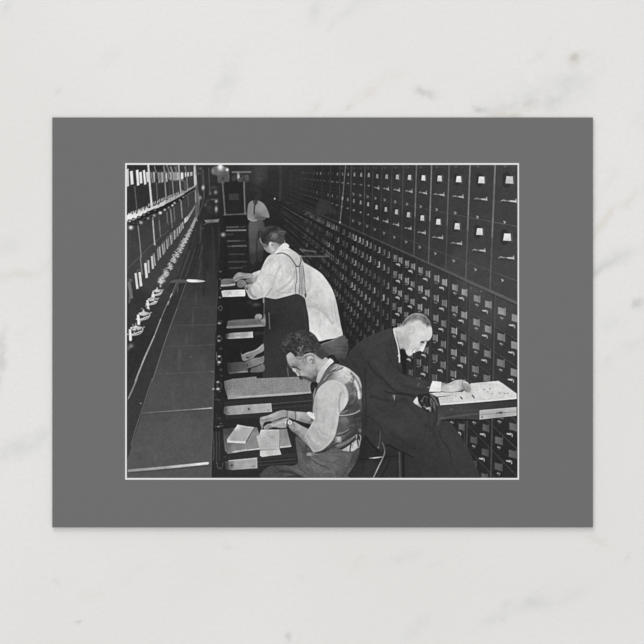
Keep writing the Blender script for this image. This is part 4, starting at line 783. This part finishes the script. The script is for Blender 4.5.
for p_, w_, t, a_ in ((((250, 165), (190, 235), (130, 320), (80, 420)), 1.4, 88, .7), (((268, 175), (210, 240), (150, 325)), .9, 160, .7), (((300, 195), (240, 225), (200, 250)), 1.1, 65, .8), (((350, 188), (310, 210), (250, 228)), 1.2, 70, .8), (((290, 180), (255, 205)), 1.2, 185, .8), (((240, 258), (200, 290), (160, 340)), 1, 60, .75), (((260, 275), (210, 300), (120, 400)), 1, 145, .6),
                     (((370, 200), (420, 230), (440, 260)), 2, 222, .6), (((330, 250), (380, 270), (430, 310)), 1.8, 215, .6), (((440, 250), (465, 290), (470, 330)), 1.6, 92, .8), (((460, 245), (500, 290), (530, 350), (545, 400)), 1.1, 215, .8), (((475, 280), (510, 330), (540, 400)), 1, 90, .7), (((482, 335), (510, 400), (520, 450), (530, 515)), 2.3, 218, .85),
                     (((440, 310), (455, 350), (450, 400)), 1.4, 75, .6), (((395, 330), (430, 320), (450, 345)), 1.3, 205, .6), (((430, 470), (470, 450), (480, 420)), 1.1, 140, .6), (((500, 440), (500, 520), (480, 600)), 1.6, 70, .7), (((430, 580), (470, 540), (480, 500)), 1.1, 125, .6), (((548, 440), (545, 520)), .8, 160, .6), (((380, 640), (430, 610), (460, 600)), 1.2, 50, .7)): L(p_, w_, t, a_, .5)
for i in range(60):
    x, y = rng.uniform(280, 450), rng.uniform(190, 310); B(x, y, .9, .6, rng.choice([170, 230]), .45)
V(310, 410, 60)
for i in range(26):
    x = rng.uniform(320, 520); y = rng.uniform(70, 260); L([(x, y), (x + 30, y - 8), (x + 60, y - 26)], .8, rng.choice([50, 60, 100, 112]), .4, .6)
for p_, w_, t, a_ in ((((310, 58), (370, 58), (440, 46), (490, 30), (530, 5)), 1.2, 178, .9), (((320, 30), (370, 20), (400, 0)), 1, 150, .7), (((310, 72), (440, 60), (520, 30)), 1, 55, .6), (((330, 110), (380, 90), (400, 120)), 2.6, 118, .6), (((300, 255), (360, 240), (420, 205)), 1, 145, .8), (((290, 275), (340, 268), (400, 240)), 1.1, 52, .8), (((300, 285), (370, 275), (430, 235)), .8, 125, .6),
                     (((310, 190), (360, 170), (380, 140)), 1.2, 100, .5), (((480, 80), (500, 200), (470, 260)), 2, 52, .6), (((350, 330), (420, 290), (500, 250)), 1.6, 46, .8), (((280, 385), (360, 362), (430, 320), (500, 268)), 1.4, 140, .85), (((230, 430), (310, 405), (400, 360), (500, 285)), 1.5, 100, .8), (((250, 440), (330, 410), (420, 360), (500, 295)), 1.2, 34, .8),
                     (((120, 460), (200, 420), (280, 395)), 1.1, 50, .7), (((100, 480), (180, 470), (260, 440)), 1, 120, .6), (((180, 430), (240, 400)), .9, 110, .6), (((220, 380), (260, 340), (270, 300)), 1.1, 50, .7)): L(p_, w_, t, a_, .5)
P([(270, 300), (290, 288), (330, 290), (335, 335), (300, 348), (270, 335)], [(305, 315, 195), (275, 320, 120), (330, 330, 150)], .6); L([(260, 350), (330, 352)], .9, 105, .7)
unclip()
P([(345, 432), (400, 392), (440, 365), (490, 322), (525, 320), (530, 380), (480, 430), (440, 442)], [(380, 425, 180), (420, 400, 195), (480, 370, 205), (510, 350, 170), (460, 430, 190)], .5, claim=True)
L([(442, 368), (432, 400), (430, 438)], 1.3, 36, .95); L([(515, 255), (508, 310), (520, 390)], 1.3, 34, .95); L([(530, 265), (545, 290), (535, 350), (522, 400)], 1.2, 160, .9); L([(502, 300), (470, 350), (450, 400)], .9, 110, .7); L([(500, 268), (500, 300)], 1.2, 180, .8)
P([(520, 205), (545, 200), (550, 230), (525, 235)], 110, .5); L([(522, 235), (530, 260)], 1, 60, .8)
# far forearm
V(250, 400, 60)
part_person = cur
P([(385, 118), (480, 122), (560, 128), (650, 138), (700, 160), (700, 262), (644, 256), (560, 236), (490, 212), (430, 192), (390, 182)], [(400, 150, 150), (440, 140, 172), (470, 180, 150), (520, 160, 182), (580, 180, 165), (640, 200, 158), (640, 245, 120), (560, 225, 128)], .45, claim=True, clip=True)
L([(482, 122), (492, 165), (488, 210)], 1, 70, .85); L([(395, 120), (398, 180)], 1, 78, .8); L([(500, 150), (600, 160)], 1, 195, .5, .7); unclip()
P([(614, 140), (644, 130), (690, 140), (690, 170), (660, 185), (628, 162)], 235, .5, claim=True)
P([(435, 205), (500, 222), (560, 245), (644, 262), (700, 262), (690, 330), (600, 290), (530, 258), (470, 236)], 30, .6)
# far hand (above)
P([(104, 210), (108, 190), (125, 180), (190, 165), (250, 140), (300, 120), (350, 108), (388, 114), (392, 150), (388, 180), (345, 195), (290, 225), (240, 250), (225, 232), (180, 232), (150, 252), (140, 300), (125, 305), (115, 270), (106, 240)],
  [(115, 210, 132), (150, 190, 170), (220, 165, 175), (290, 140, 172), (340, 130, 165), (375, 150, 155), (300, 180, 160), (240, 210, 150), (130, 250, 158), (130, 290, 130), (180, 215, 135)], .45, claim=True, clip=True)
L([(125, 200), (200, 185), (280, 155)], 1, 190, .5); L([(140, 215), (180, 205), (230, 190)], .8, 105, .8); L([(160, 240), (140, 270)], .8, 60, .8); L([(340, 125), (375, 140), (380, 175)], .8, 125, .6); L([(115, 215), (125, 260)], .8, 185, .6); unclip()
L([(106, 205), (104, 240), (118, 300)], .7, 60, .8)
# near hand (below)
P([(150, 305), (158, 280), (190, 258), (240, 248), (300, 222), (350, 202), (395, 190), (425, 205), (420, 245), (400, 290), (340, 302), (280, 294), (240, 296), (205, 312), (182, 316), (160, 316)],
  [(180, 285, 165), (230, 265, 180), (300, 245, 182), (360, 225, 170), (400, 210, 165), (350, 280, 165), (280, 280, 160), (210, 300, 140), (390, 270, 150)], .45, claim=True, clip=True)
for p_ in (((165, 310), (180, 285), (215, 262)), ((182, 314), (200, 290), (235, 275)), ((200, 312), (222, 295), (250, 290))): L(p_, .7, 82, .85)
L([(240, 275), (310, 250), (370, 232)], 1, 196, .5); L([(240, 255), (300, 228), (350, 205)], .7, 92, .6); unclip()
L([(225, 240), (290, 212), (350, 190), (395, 185)], .9, 58, .85); P([(152, 258), (168, 240), (220, 225), (228, 235), (195, 252), (165, 272)], 30, .5); L([(210, 312), (260, 294), (330, 304), (395, 300)], 1, 50, .85)
# near forearm
P([(418, 285), (425, 260), (450, 238), (482, 234), (540, 268), (600, 298), (644, 318), (700, 330), (700, 560), (644, 510), (600, 465), (560, 430), (505, 372), (445, 325)],
  [(440, 270, 165), (470, 300, 158), (520, 300, 172), (580, 340, 168), (640, 400, 178), (560, 400, 135), (500, 350, 122), (630, 480, 150), (640, 330, 160)], .45, claim=True, clip=True)
L([(465, 250), (475, 280), (470, 330)], .9, 110, .6); L([(590, 400), (620, 350), (650, 330)], 1.2, 200, .6, .7); L([(430, 300), (500, 362), (600, 460)], 1.2, 100, .6, .7); unclip()
P([(395, 235), (410, 222), (400, 262), (420, 300), (410, 310), (392, 290)], 30, .5, .9)
# wristwatch as part of him
B(384, 240, .9, 2, 225); B(428, 240, 2.9, 2.8, 60, .8); P([(405, 238), (414, 222), (430, 216), (446, 224), (452, 240), (445, 256), (430, 264), (413, 256)], 238, .4); L([(422, 238), (428, 230), (437, 236), (435, 246), (425, 248)], .8, 105, .9); L([(405, 215), (395, 240), (405, 262)], .8, 60, .8)
# sleeve
V(270, 390, 100)
P([(430, -62), (472, -40), (498, 0), (505, 60), (480, 115), (448, 150), (440, 200), (430, 250), (415, 300), (385, 345), (345, 380), (310, 400), (282, 402), (262, 375), (240, 330), (226, 292), (240, 262), (262, 228), (275, 195), (285, 150), (282, 100), (290, 40), (312, -10), (350, -45), (390, -65)],
  [(400, -30, 196), (330, 20, 196), (440, 0, 200), (480, 20, 192), (360, 80, 194), (300, 100, 180), (420, 100, 192), (480, 90, 205), (350, 180, 190), (400, 200, 192), (300, 200, 192), (430, 180, 205), (270, 260, 186), (340, 280, 186), (400, 280, 196), (260, 320, 178), (310, 340, 180), (290, 390, 172), (360, 350, 186)], .5, claim=True, clip=True)
for p_, w_, t, a_ in ((((455, 20), (445, 80), (448, 140)), 1.1, 140, .8), (((475, -20), (490, 30), (480, 100)), 1.1, 222, .7), (((300, 20), (295, 80), (300, 150), (290, 210)), 1.3, 150, .6), (((240, 290), (265, 330), (300, 360), (340, 345)), .9, 150, .7), (((255, 270), (280, 320), (330, 350)), .9, 216, .5), (((262, 350), (290, 375), (330, 370)), .9, 148, .7),
                     (((340, 150), (350, 220), (330, 300)), 1.6, 180, .6), (((410, 150), (400, 250), (370, 320)), 1.5, 178, .5), (((300, 250), (310, 300), (350, 330)), 1, 165, .6), (((272, 240), (290, 290), (320, 320)), 1, 160, .5), (((345, 0), (330, 60)), 2, 204, .5), (((385, 20), (380, 120)), 3, 204, .4), (((300, 60), (290, 130), (305, 200)), 3, 170, .5), (((425, 60), (420, 160), (400, 250)), 3, 176, .4), (((280, 240), (320, 300), (360, 320)), 2.4, 166, .5), (((330, 370), (370, 330), (400, 290)), 2, 168, .5), (((360, 100), (345, 190), (350, 250)), 1.6, 180, .5), (((310, 230), (330, 270), (370, 290)), 1, 158, .6)): L(p_, w_, t, a_, .7)
unclip()
P([(235, 412), (250, 402), (300, 408), (310, 415), (280, 420), (245, 425)], [(245, 415, 150), (290, 412, 120)], .5); L([(290, 405), (360, 385), (440, 340)], 1.2, 40, .8)
P([(282, 80), (295, 90), (285, 130), (275, 150)], 170, .5); P([(270, 145), (282, 190), (275, 205), (262, 190)], 60, .6, .6)
# head
V(278, 324, 60)
P([(90, 340), (120, 308), (150, 305), (190, 330), (240, 350), (300, 320), (370, 310), (440, 350), (500, 350), (540, 385), (510, 440), (450, 500), (430, 560), (420, 610), (400, 625), (350, 605), (300, 600), (268, 570), (235, 555), (215, 560), (200, 540), (185, 520), (160, 505), (150, 480), (135, 465), (108, 420)],
  [(125, 340, 185), (110, 380, 160), (150, 400, 170), (200, 400, 155), (200, 450, 120), (240, 400, 165), (250, 460, 165), (290, 420, 150), (330, 450, 180), (330, 380, 185), (380, 470, 170), (410, 500, 120), (300, 520, 165), (260, 530, 172), (350, 550, 135), (400, 580, 75), (430, 400, 185), (480, 380, 180), (500, 420, 188), (440, 470, 190), (430, 540, 170), (180, 490, 165), (215, 535, 178), (150, 450, 120)], .5, claim=True, clip=True)
# eye/glasses, ear, mouth
L([(150, 455), (185, 462), (240, 495)], 1.4, 60, .85); B(172, 468, 1.2, .9, 60, .9); L([(162, 480), (178, 490), (190, 510)], 1.0, 225, .9); B(212, 538, 1.0, 1.3, 195, .7); L([(185, 500), (200, 530)], .6, 120, .6); L([(200, 500), (225, 520), (240, 545)], .9, 75, .7)
L([(190, 400), (240, 420), (260, 400)], .8, 130, .6); L([(265, 405), (280, 370), (310, 352)], .9, 105, .7)
L([(300, 390), (305, 350), (340, 335), (375, 350), (395, 390), (385, 425), (365, 418)], 1, 105, .8); L([(345, 390), (360, 372), (375, 390), (372, 410)], 1, 85, .8); P([(355, 385), (375, 375), (388, 400), (375, 418)], 130, .5, .6); L([(320, 365), (350, 352), (375, 365)], 1, 215, .6)
L([(262, 566), (300, 572), (345, 592), (385, 606)], 2.2, 78, .8, .7); B(262, 540, 1.6, 1.2, 190, .6)
L([(380, 600), (410, 570), (420, 520)], 1.4, 70, .7, .7); L([(330, 500), (370, 520), (400, 505)], 1.6, 158, .5, .9); B(310, 470, 3, 2, 192, .4)
for p_, w_, t, a_ in ((((205, 400), (230, 440), (245, 490)), 1.6, 142, .6), (((270, 480), (300, 520), (350, 545)), 1.8, 150, .5), (((400, 420), (420, 470), (415, 520)), 1.4, 148, .6), (((190, 345), (215, 370), (240, 375)), 2, 118, .6), (((240, 370), (270, 365), (300, 345)), 1.6, 110, .6), (((370, 330), (420, 350), (470, 380)), 2, 132, .5), (((110, 350), (125, 410), (150, 445)), 1, 200, .5)): L(p_, w_, t, a_, .8)
unclip()
P([(225, 562), (245, 556), (262, 568), (264, 590), (248, 598), (230, 588)], 52, .7, .92); L([(258, 575), (300, 585), (345, 606), (378, 622)], 1.9, 66, .85, .6)
B(285, 602, 2.2, .8, 120, .6, 15); L([(230, 600), (300, 612), (370, 636)], .9, 120, .5)
# collar
P([(545, 375), (570, 372), (598, 405), (560, 440), (510, 500), (470, 570), (440, 625), (412, 630), (420, 570), (440, 510), (490, 440)], [(570, 390, 222), (520, 450, 212), (460, 540, 200), (425, 610, 180), (430, 560, 190)], .5, claim=True); L([(545, 375), (490, 440), (435, 510), (418, 590)], .7, 160, .6)
# hair
P([(30, 235), (45, 195), (75, 170), (100, 120), (150, 90), (210, 75), (270, 62), (330, 75), (385, 110), (425, 160), (450, 215), (480, 260), (520, 300), (560, 350), (540, 372), (510, 355), (480, 378), (440, 358), (400, 325), (350, 308), (300, 300), (280, 325), (265, 350), (240, 345), (210, 345), (185, 350), (160, 320), (130, 302), (100, 325), (75, 345), (52, 315), (58, 280), (35, 262)],
  [(60, 240, 58), (100, 180, 64), (150, 120, 58), (200, 110, 60), (270, 90, 60), (330, 100, 52), (400, 180, 46), (250, 150, 62), (200, 200, 48), (110, 230, 60), (80, 290, 48), (180, 290, 36), (240, 260, 60), (280, 290, 66), (320, 200, 58), (370, 250, 54), (420, 300, 56), (480, 320, 62), (380, 300, 84), (310, 290, 85), (260, 330, 95)], .7, claim=True, clip=True)
for i in range(170):
    x = rng.uniform(50, 480); y = rng.uniform(80, 340); r_ = rng.uniform(10, 26); a0 = rng.uniform(0, 6.3)
    pts = [(x + r_ * math.cos(a0 + q), y + r_ * .8 * math.sin(a0 + q)) for q in (0, .8, 1.6)]
    L(pts, .9, rng.choice([26, 32, 80, 92, 100]), .55, .45)
for p_, t in ((((225, 250), (245, 262), (240, 290)), 150), (((205, 300), (225, 310)), 140), (((240, 140), (262, 165)), 92), (((262, 250), (270, 230)), 120), (((210, 320), (222, 330)), 130), (((300, 130), (330, 160)), 80), (((110, 200), (130, 180)), 80), (((410, 210), (440, 260)), 76)): L(p_, .9, t, .8)
unclip()
L([(548, 350), (590, 345), (620, 385), (644, 410)], 2.4, 26, .9, .7)
# tie
V(270, 320, 100)
P([(268, 402), (300, 398), (306, 420), (285, 455), (270, 475), (262, 450), (260, 425)], 30, .5, claim=True); B(283, 428, .7, .6, 82); B(272, 440, .6, .6, 70)
L([(292, 440), (283, 480), (286, 530)], 1.0, 170, .8)
P([(236, 600), (258, 592), (290, 625), (285, 640), (265, 630)], 225, .5); L([(110, 310), (118, 358)], .9, 108, .8)
V(0, 0, 644)
L([(365, 370), (366, 420), (363, 470)], 1.2, 30, .6, .7)

# uneven density of the print
mott = rng.normal(0, 1, (GH // 8 + 2, GW // 8 + 2))
yy = np.arange(GH) / 8.; xx = np.arange(GW) / 8.; y0_ = yy.astype(int); x0_ = xx.astype(int); fy = (yy - y0_)[:, None]; fx = (xx - x0_)[None]
mott = (mott[y0_][:, x0_] * (1 - fy) * (1 - fx) + mott[y0_ + 1][:, x0_] * fy * (1 - fx) + mott[y0_][:, x0_ + 1] * (1 - fy) * fx + mott[y0_ + 1][:, x0_ + 1] * fy * fx)
T = T * (1 + .022 * mott)
# overall print softness and film grain
def blur(a, s):
    n = int(3 * s * S) + 1; k = np.exp(-.5 * (np.arange(-n, n + 1) / (s * S)) ** 2); k /= k.sum()
    p = np.pad(a, n, mode='edge')
    p = sum(k[i] * p[:, i:i + a.shape[1]] for i in range(2 * n + 1))
    return sum(k[i] * p[i:i + a.shape[0], :] for i in range(2 * n + 1))
T = T + .55 * (T - blur(T, .75))
T = T + 10 * np.exp(-(np.maximum(T, 0) / 58) ** 2)
g = blur(rng.normal(0, 1, T.shape), .45); g /= g.std()
T = T + g * (1.3 + .012 * T)
T = np.clip(T, 26, 244)

# ------------------------------------------------------------------ postcard
z0, z1 = 0.0, 0.0005
card = bpy.data.objects.new('postcard', None); C.objects.link(card); card.location = (wx(322.5), wy(322.25), 0)
card.empty_display_size = .02
card['label'] = 'grey-bordered postcard with a black-and-white photograph of men searching card drawers'; card['category'] = 'postcard'
CX, CY = card.location.x, card.location.y
CARD_TONE = 111
m, nt, b = new_mat('grey_card_stock', .5, .06)
n = nt.nodes.new('ShaderNodeTexNoise'); n.inputs['Scale'].default_value = 600; n.inputs['Detail'].default_value = 3
tc = nt.nodes.new('ShaderNodeTexCoord'); nt.links.new(tc.outputs['Object'], n.inputs['Vector'])
mx = nt.nodes.new('ShaderNodeMix'); mx.data_type = 'RGBA'
ca = float(lin(CARD_TONE - 1)); cb = float(lin(CARD_TONE + 1))
mx.inputs[6].default_value = (ca, ca, ca, 1); mx.inputs[7].default_value = (cb, cb, cb, 1)
nt.links.new(n.outputs['Fac'], mx.inputs[0]); nt.links.new(mx.outputs[2], b.inputs['Base Color'])
me = box_mesh('card', wx(52.5) - CX, wx(592.7) - CX, wy(527.2) - CY, wy(117.6) - CY, z0, z1, .00006)
o = bpy.data.objects.new('card_border', me); me.materials.append(m); C.objects.link(o); o.parent = card
# white keyline around the picture: a thin printed ring of its own
m, nt, b = new_mat('white_ink', .5, .06); c_ = float(lin(228)); b.inputs['Base Color'].default_value = (c_, c_, c_, 1)
def ring(name, o4, i4, zb, zt, mat, parent):
    (a0, b0, a1, b1), (c0, d0, c1, d1) = o4, i4
    vo = [(a0, b0), (a1, b0), (a1, b1), (a0, b1)]; vi = [(c0, d0), (c1, d0), (c1, d1), (c0, d1)]
    vs = [(wx(x) - CX, wy(y) - CY, z) for z in (zt, zb) for (x, y) in vo + vi]
    fs = []
    for i in range(4):
        j = (i + 1) % 4
        fs += [(i, i + 4, j + 4, j), (i + 8, j + 8, j + 12, i + 12), (i, j, j + 8, i + 8), (i + 4, i + 12, j + 12, j + 4)]
    me = bpy.data.meshes.new(name); me.from_pydata(vs, [], fs); me.materials.append(mat)
    import bmesh
    bm = bmesh.new(); bm.from_mesh(me); bmesh.ops.recalc_face_normals(bm, faces=bm.faces); bm.to_mesh(me); bm.free()
    o = bpy.data.objects.new(name, me); C.objects.link(o); o.parent = parent; return o
zp = z1 + .00003
ring('white_keyline', (125.3, 163.2, 518.9, 479.6), (X0, Y0, X1, Y1), z1 - .00001, zp, m, card)
# printed picture: ink tones live in a colour attribute, one mesh per printed element
m, nt, b = new_mat('photographic_print', .5, .04)
at = nt.nodes.new('ShaderNodeVertexColor'); at.layer_name = 'ink'
nt.links.new(at.outputs['Color'], b.inputs['Base Color'])
VXs = (X0 + np.arange(GW) / S - 322.0) * PX - CX; VYs = (322.0 - (Y0 + np.arange(GH) / S)) * PX - CY
VXs[-1] = wx(X1) - CX; VYs[-1] = wy(Y1) - CY
vid = np.arange(GW * GH).reshape(GH, GW)
quads = np.stack([vid[1:, :-1], vid[1:, 1:], vid[:-1, 1:], vid[:-1, :-1]], -1)
flab = LAB[:-1, :-1]
co = np.zeros((GH, GW, 3), np.float32); co[..., 0] = VXs[None, :]; co[..., 1] = VYs[:, None]; co[..., 2] = zp
co = co.reshape(-1, 3); lint = lin(T).astype(np.float32).reshape(-1)
def patch(name, sel, parent):
    q = quads[sel].reshape(-1); u, inv = np.unique(q, return_inverse=True)
    nf = len(q) // 4
    me = bpy.data.meshes.new(name)
    me.vertices.add(len(u)); me.vertices.foreach_set('co', co[u].ravel())
    me.loops.add(nf * 4); me.loops.foreach_set('vertex_index', inv.astype(np.int32).ravel())
    me.polygons.add(nf); me.polygons.foreach_set('loop_start', np.arange(0, nf * 4, 4, dtype=np.int32))
    me.polygons.foreach_set('loop_total', np.full(nf, 4, np.int32))
    me.update(calc_edges=True); me.validate()
    c4 = np.ones((len(u), 4), np.float32); c4[:, :3] = lint[u][:, None]
    me.color_attributes.new('ink', 'FLOAT_COLOR', 'POINT').data.foreach_set('color', c4.ravel())
    me.materials.append(m)
    o = bpy.data.objects.new(name, me); C.objects.link(o); o.parent = parent; return o
photo = patch('printed_photograph', flab == 0, card)
photo['label'] = 'black-and-white photograph of a narrow aisle of card drawers'
for i in range(1, len(NAMES)):
    sel = flab == i
    if not sel.any(): continue
    o = patch(NAMES[i][0], sel, photo)
    if NAMES[i][1]: o['label'] = NAMES[i][1]
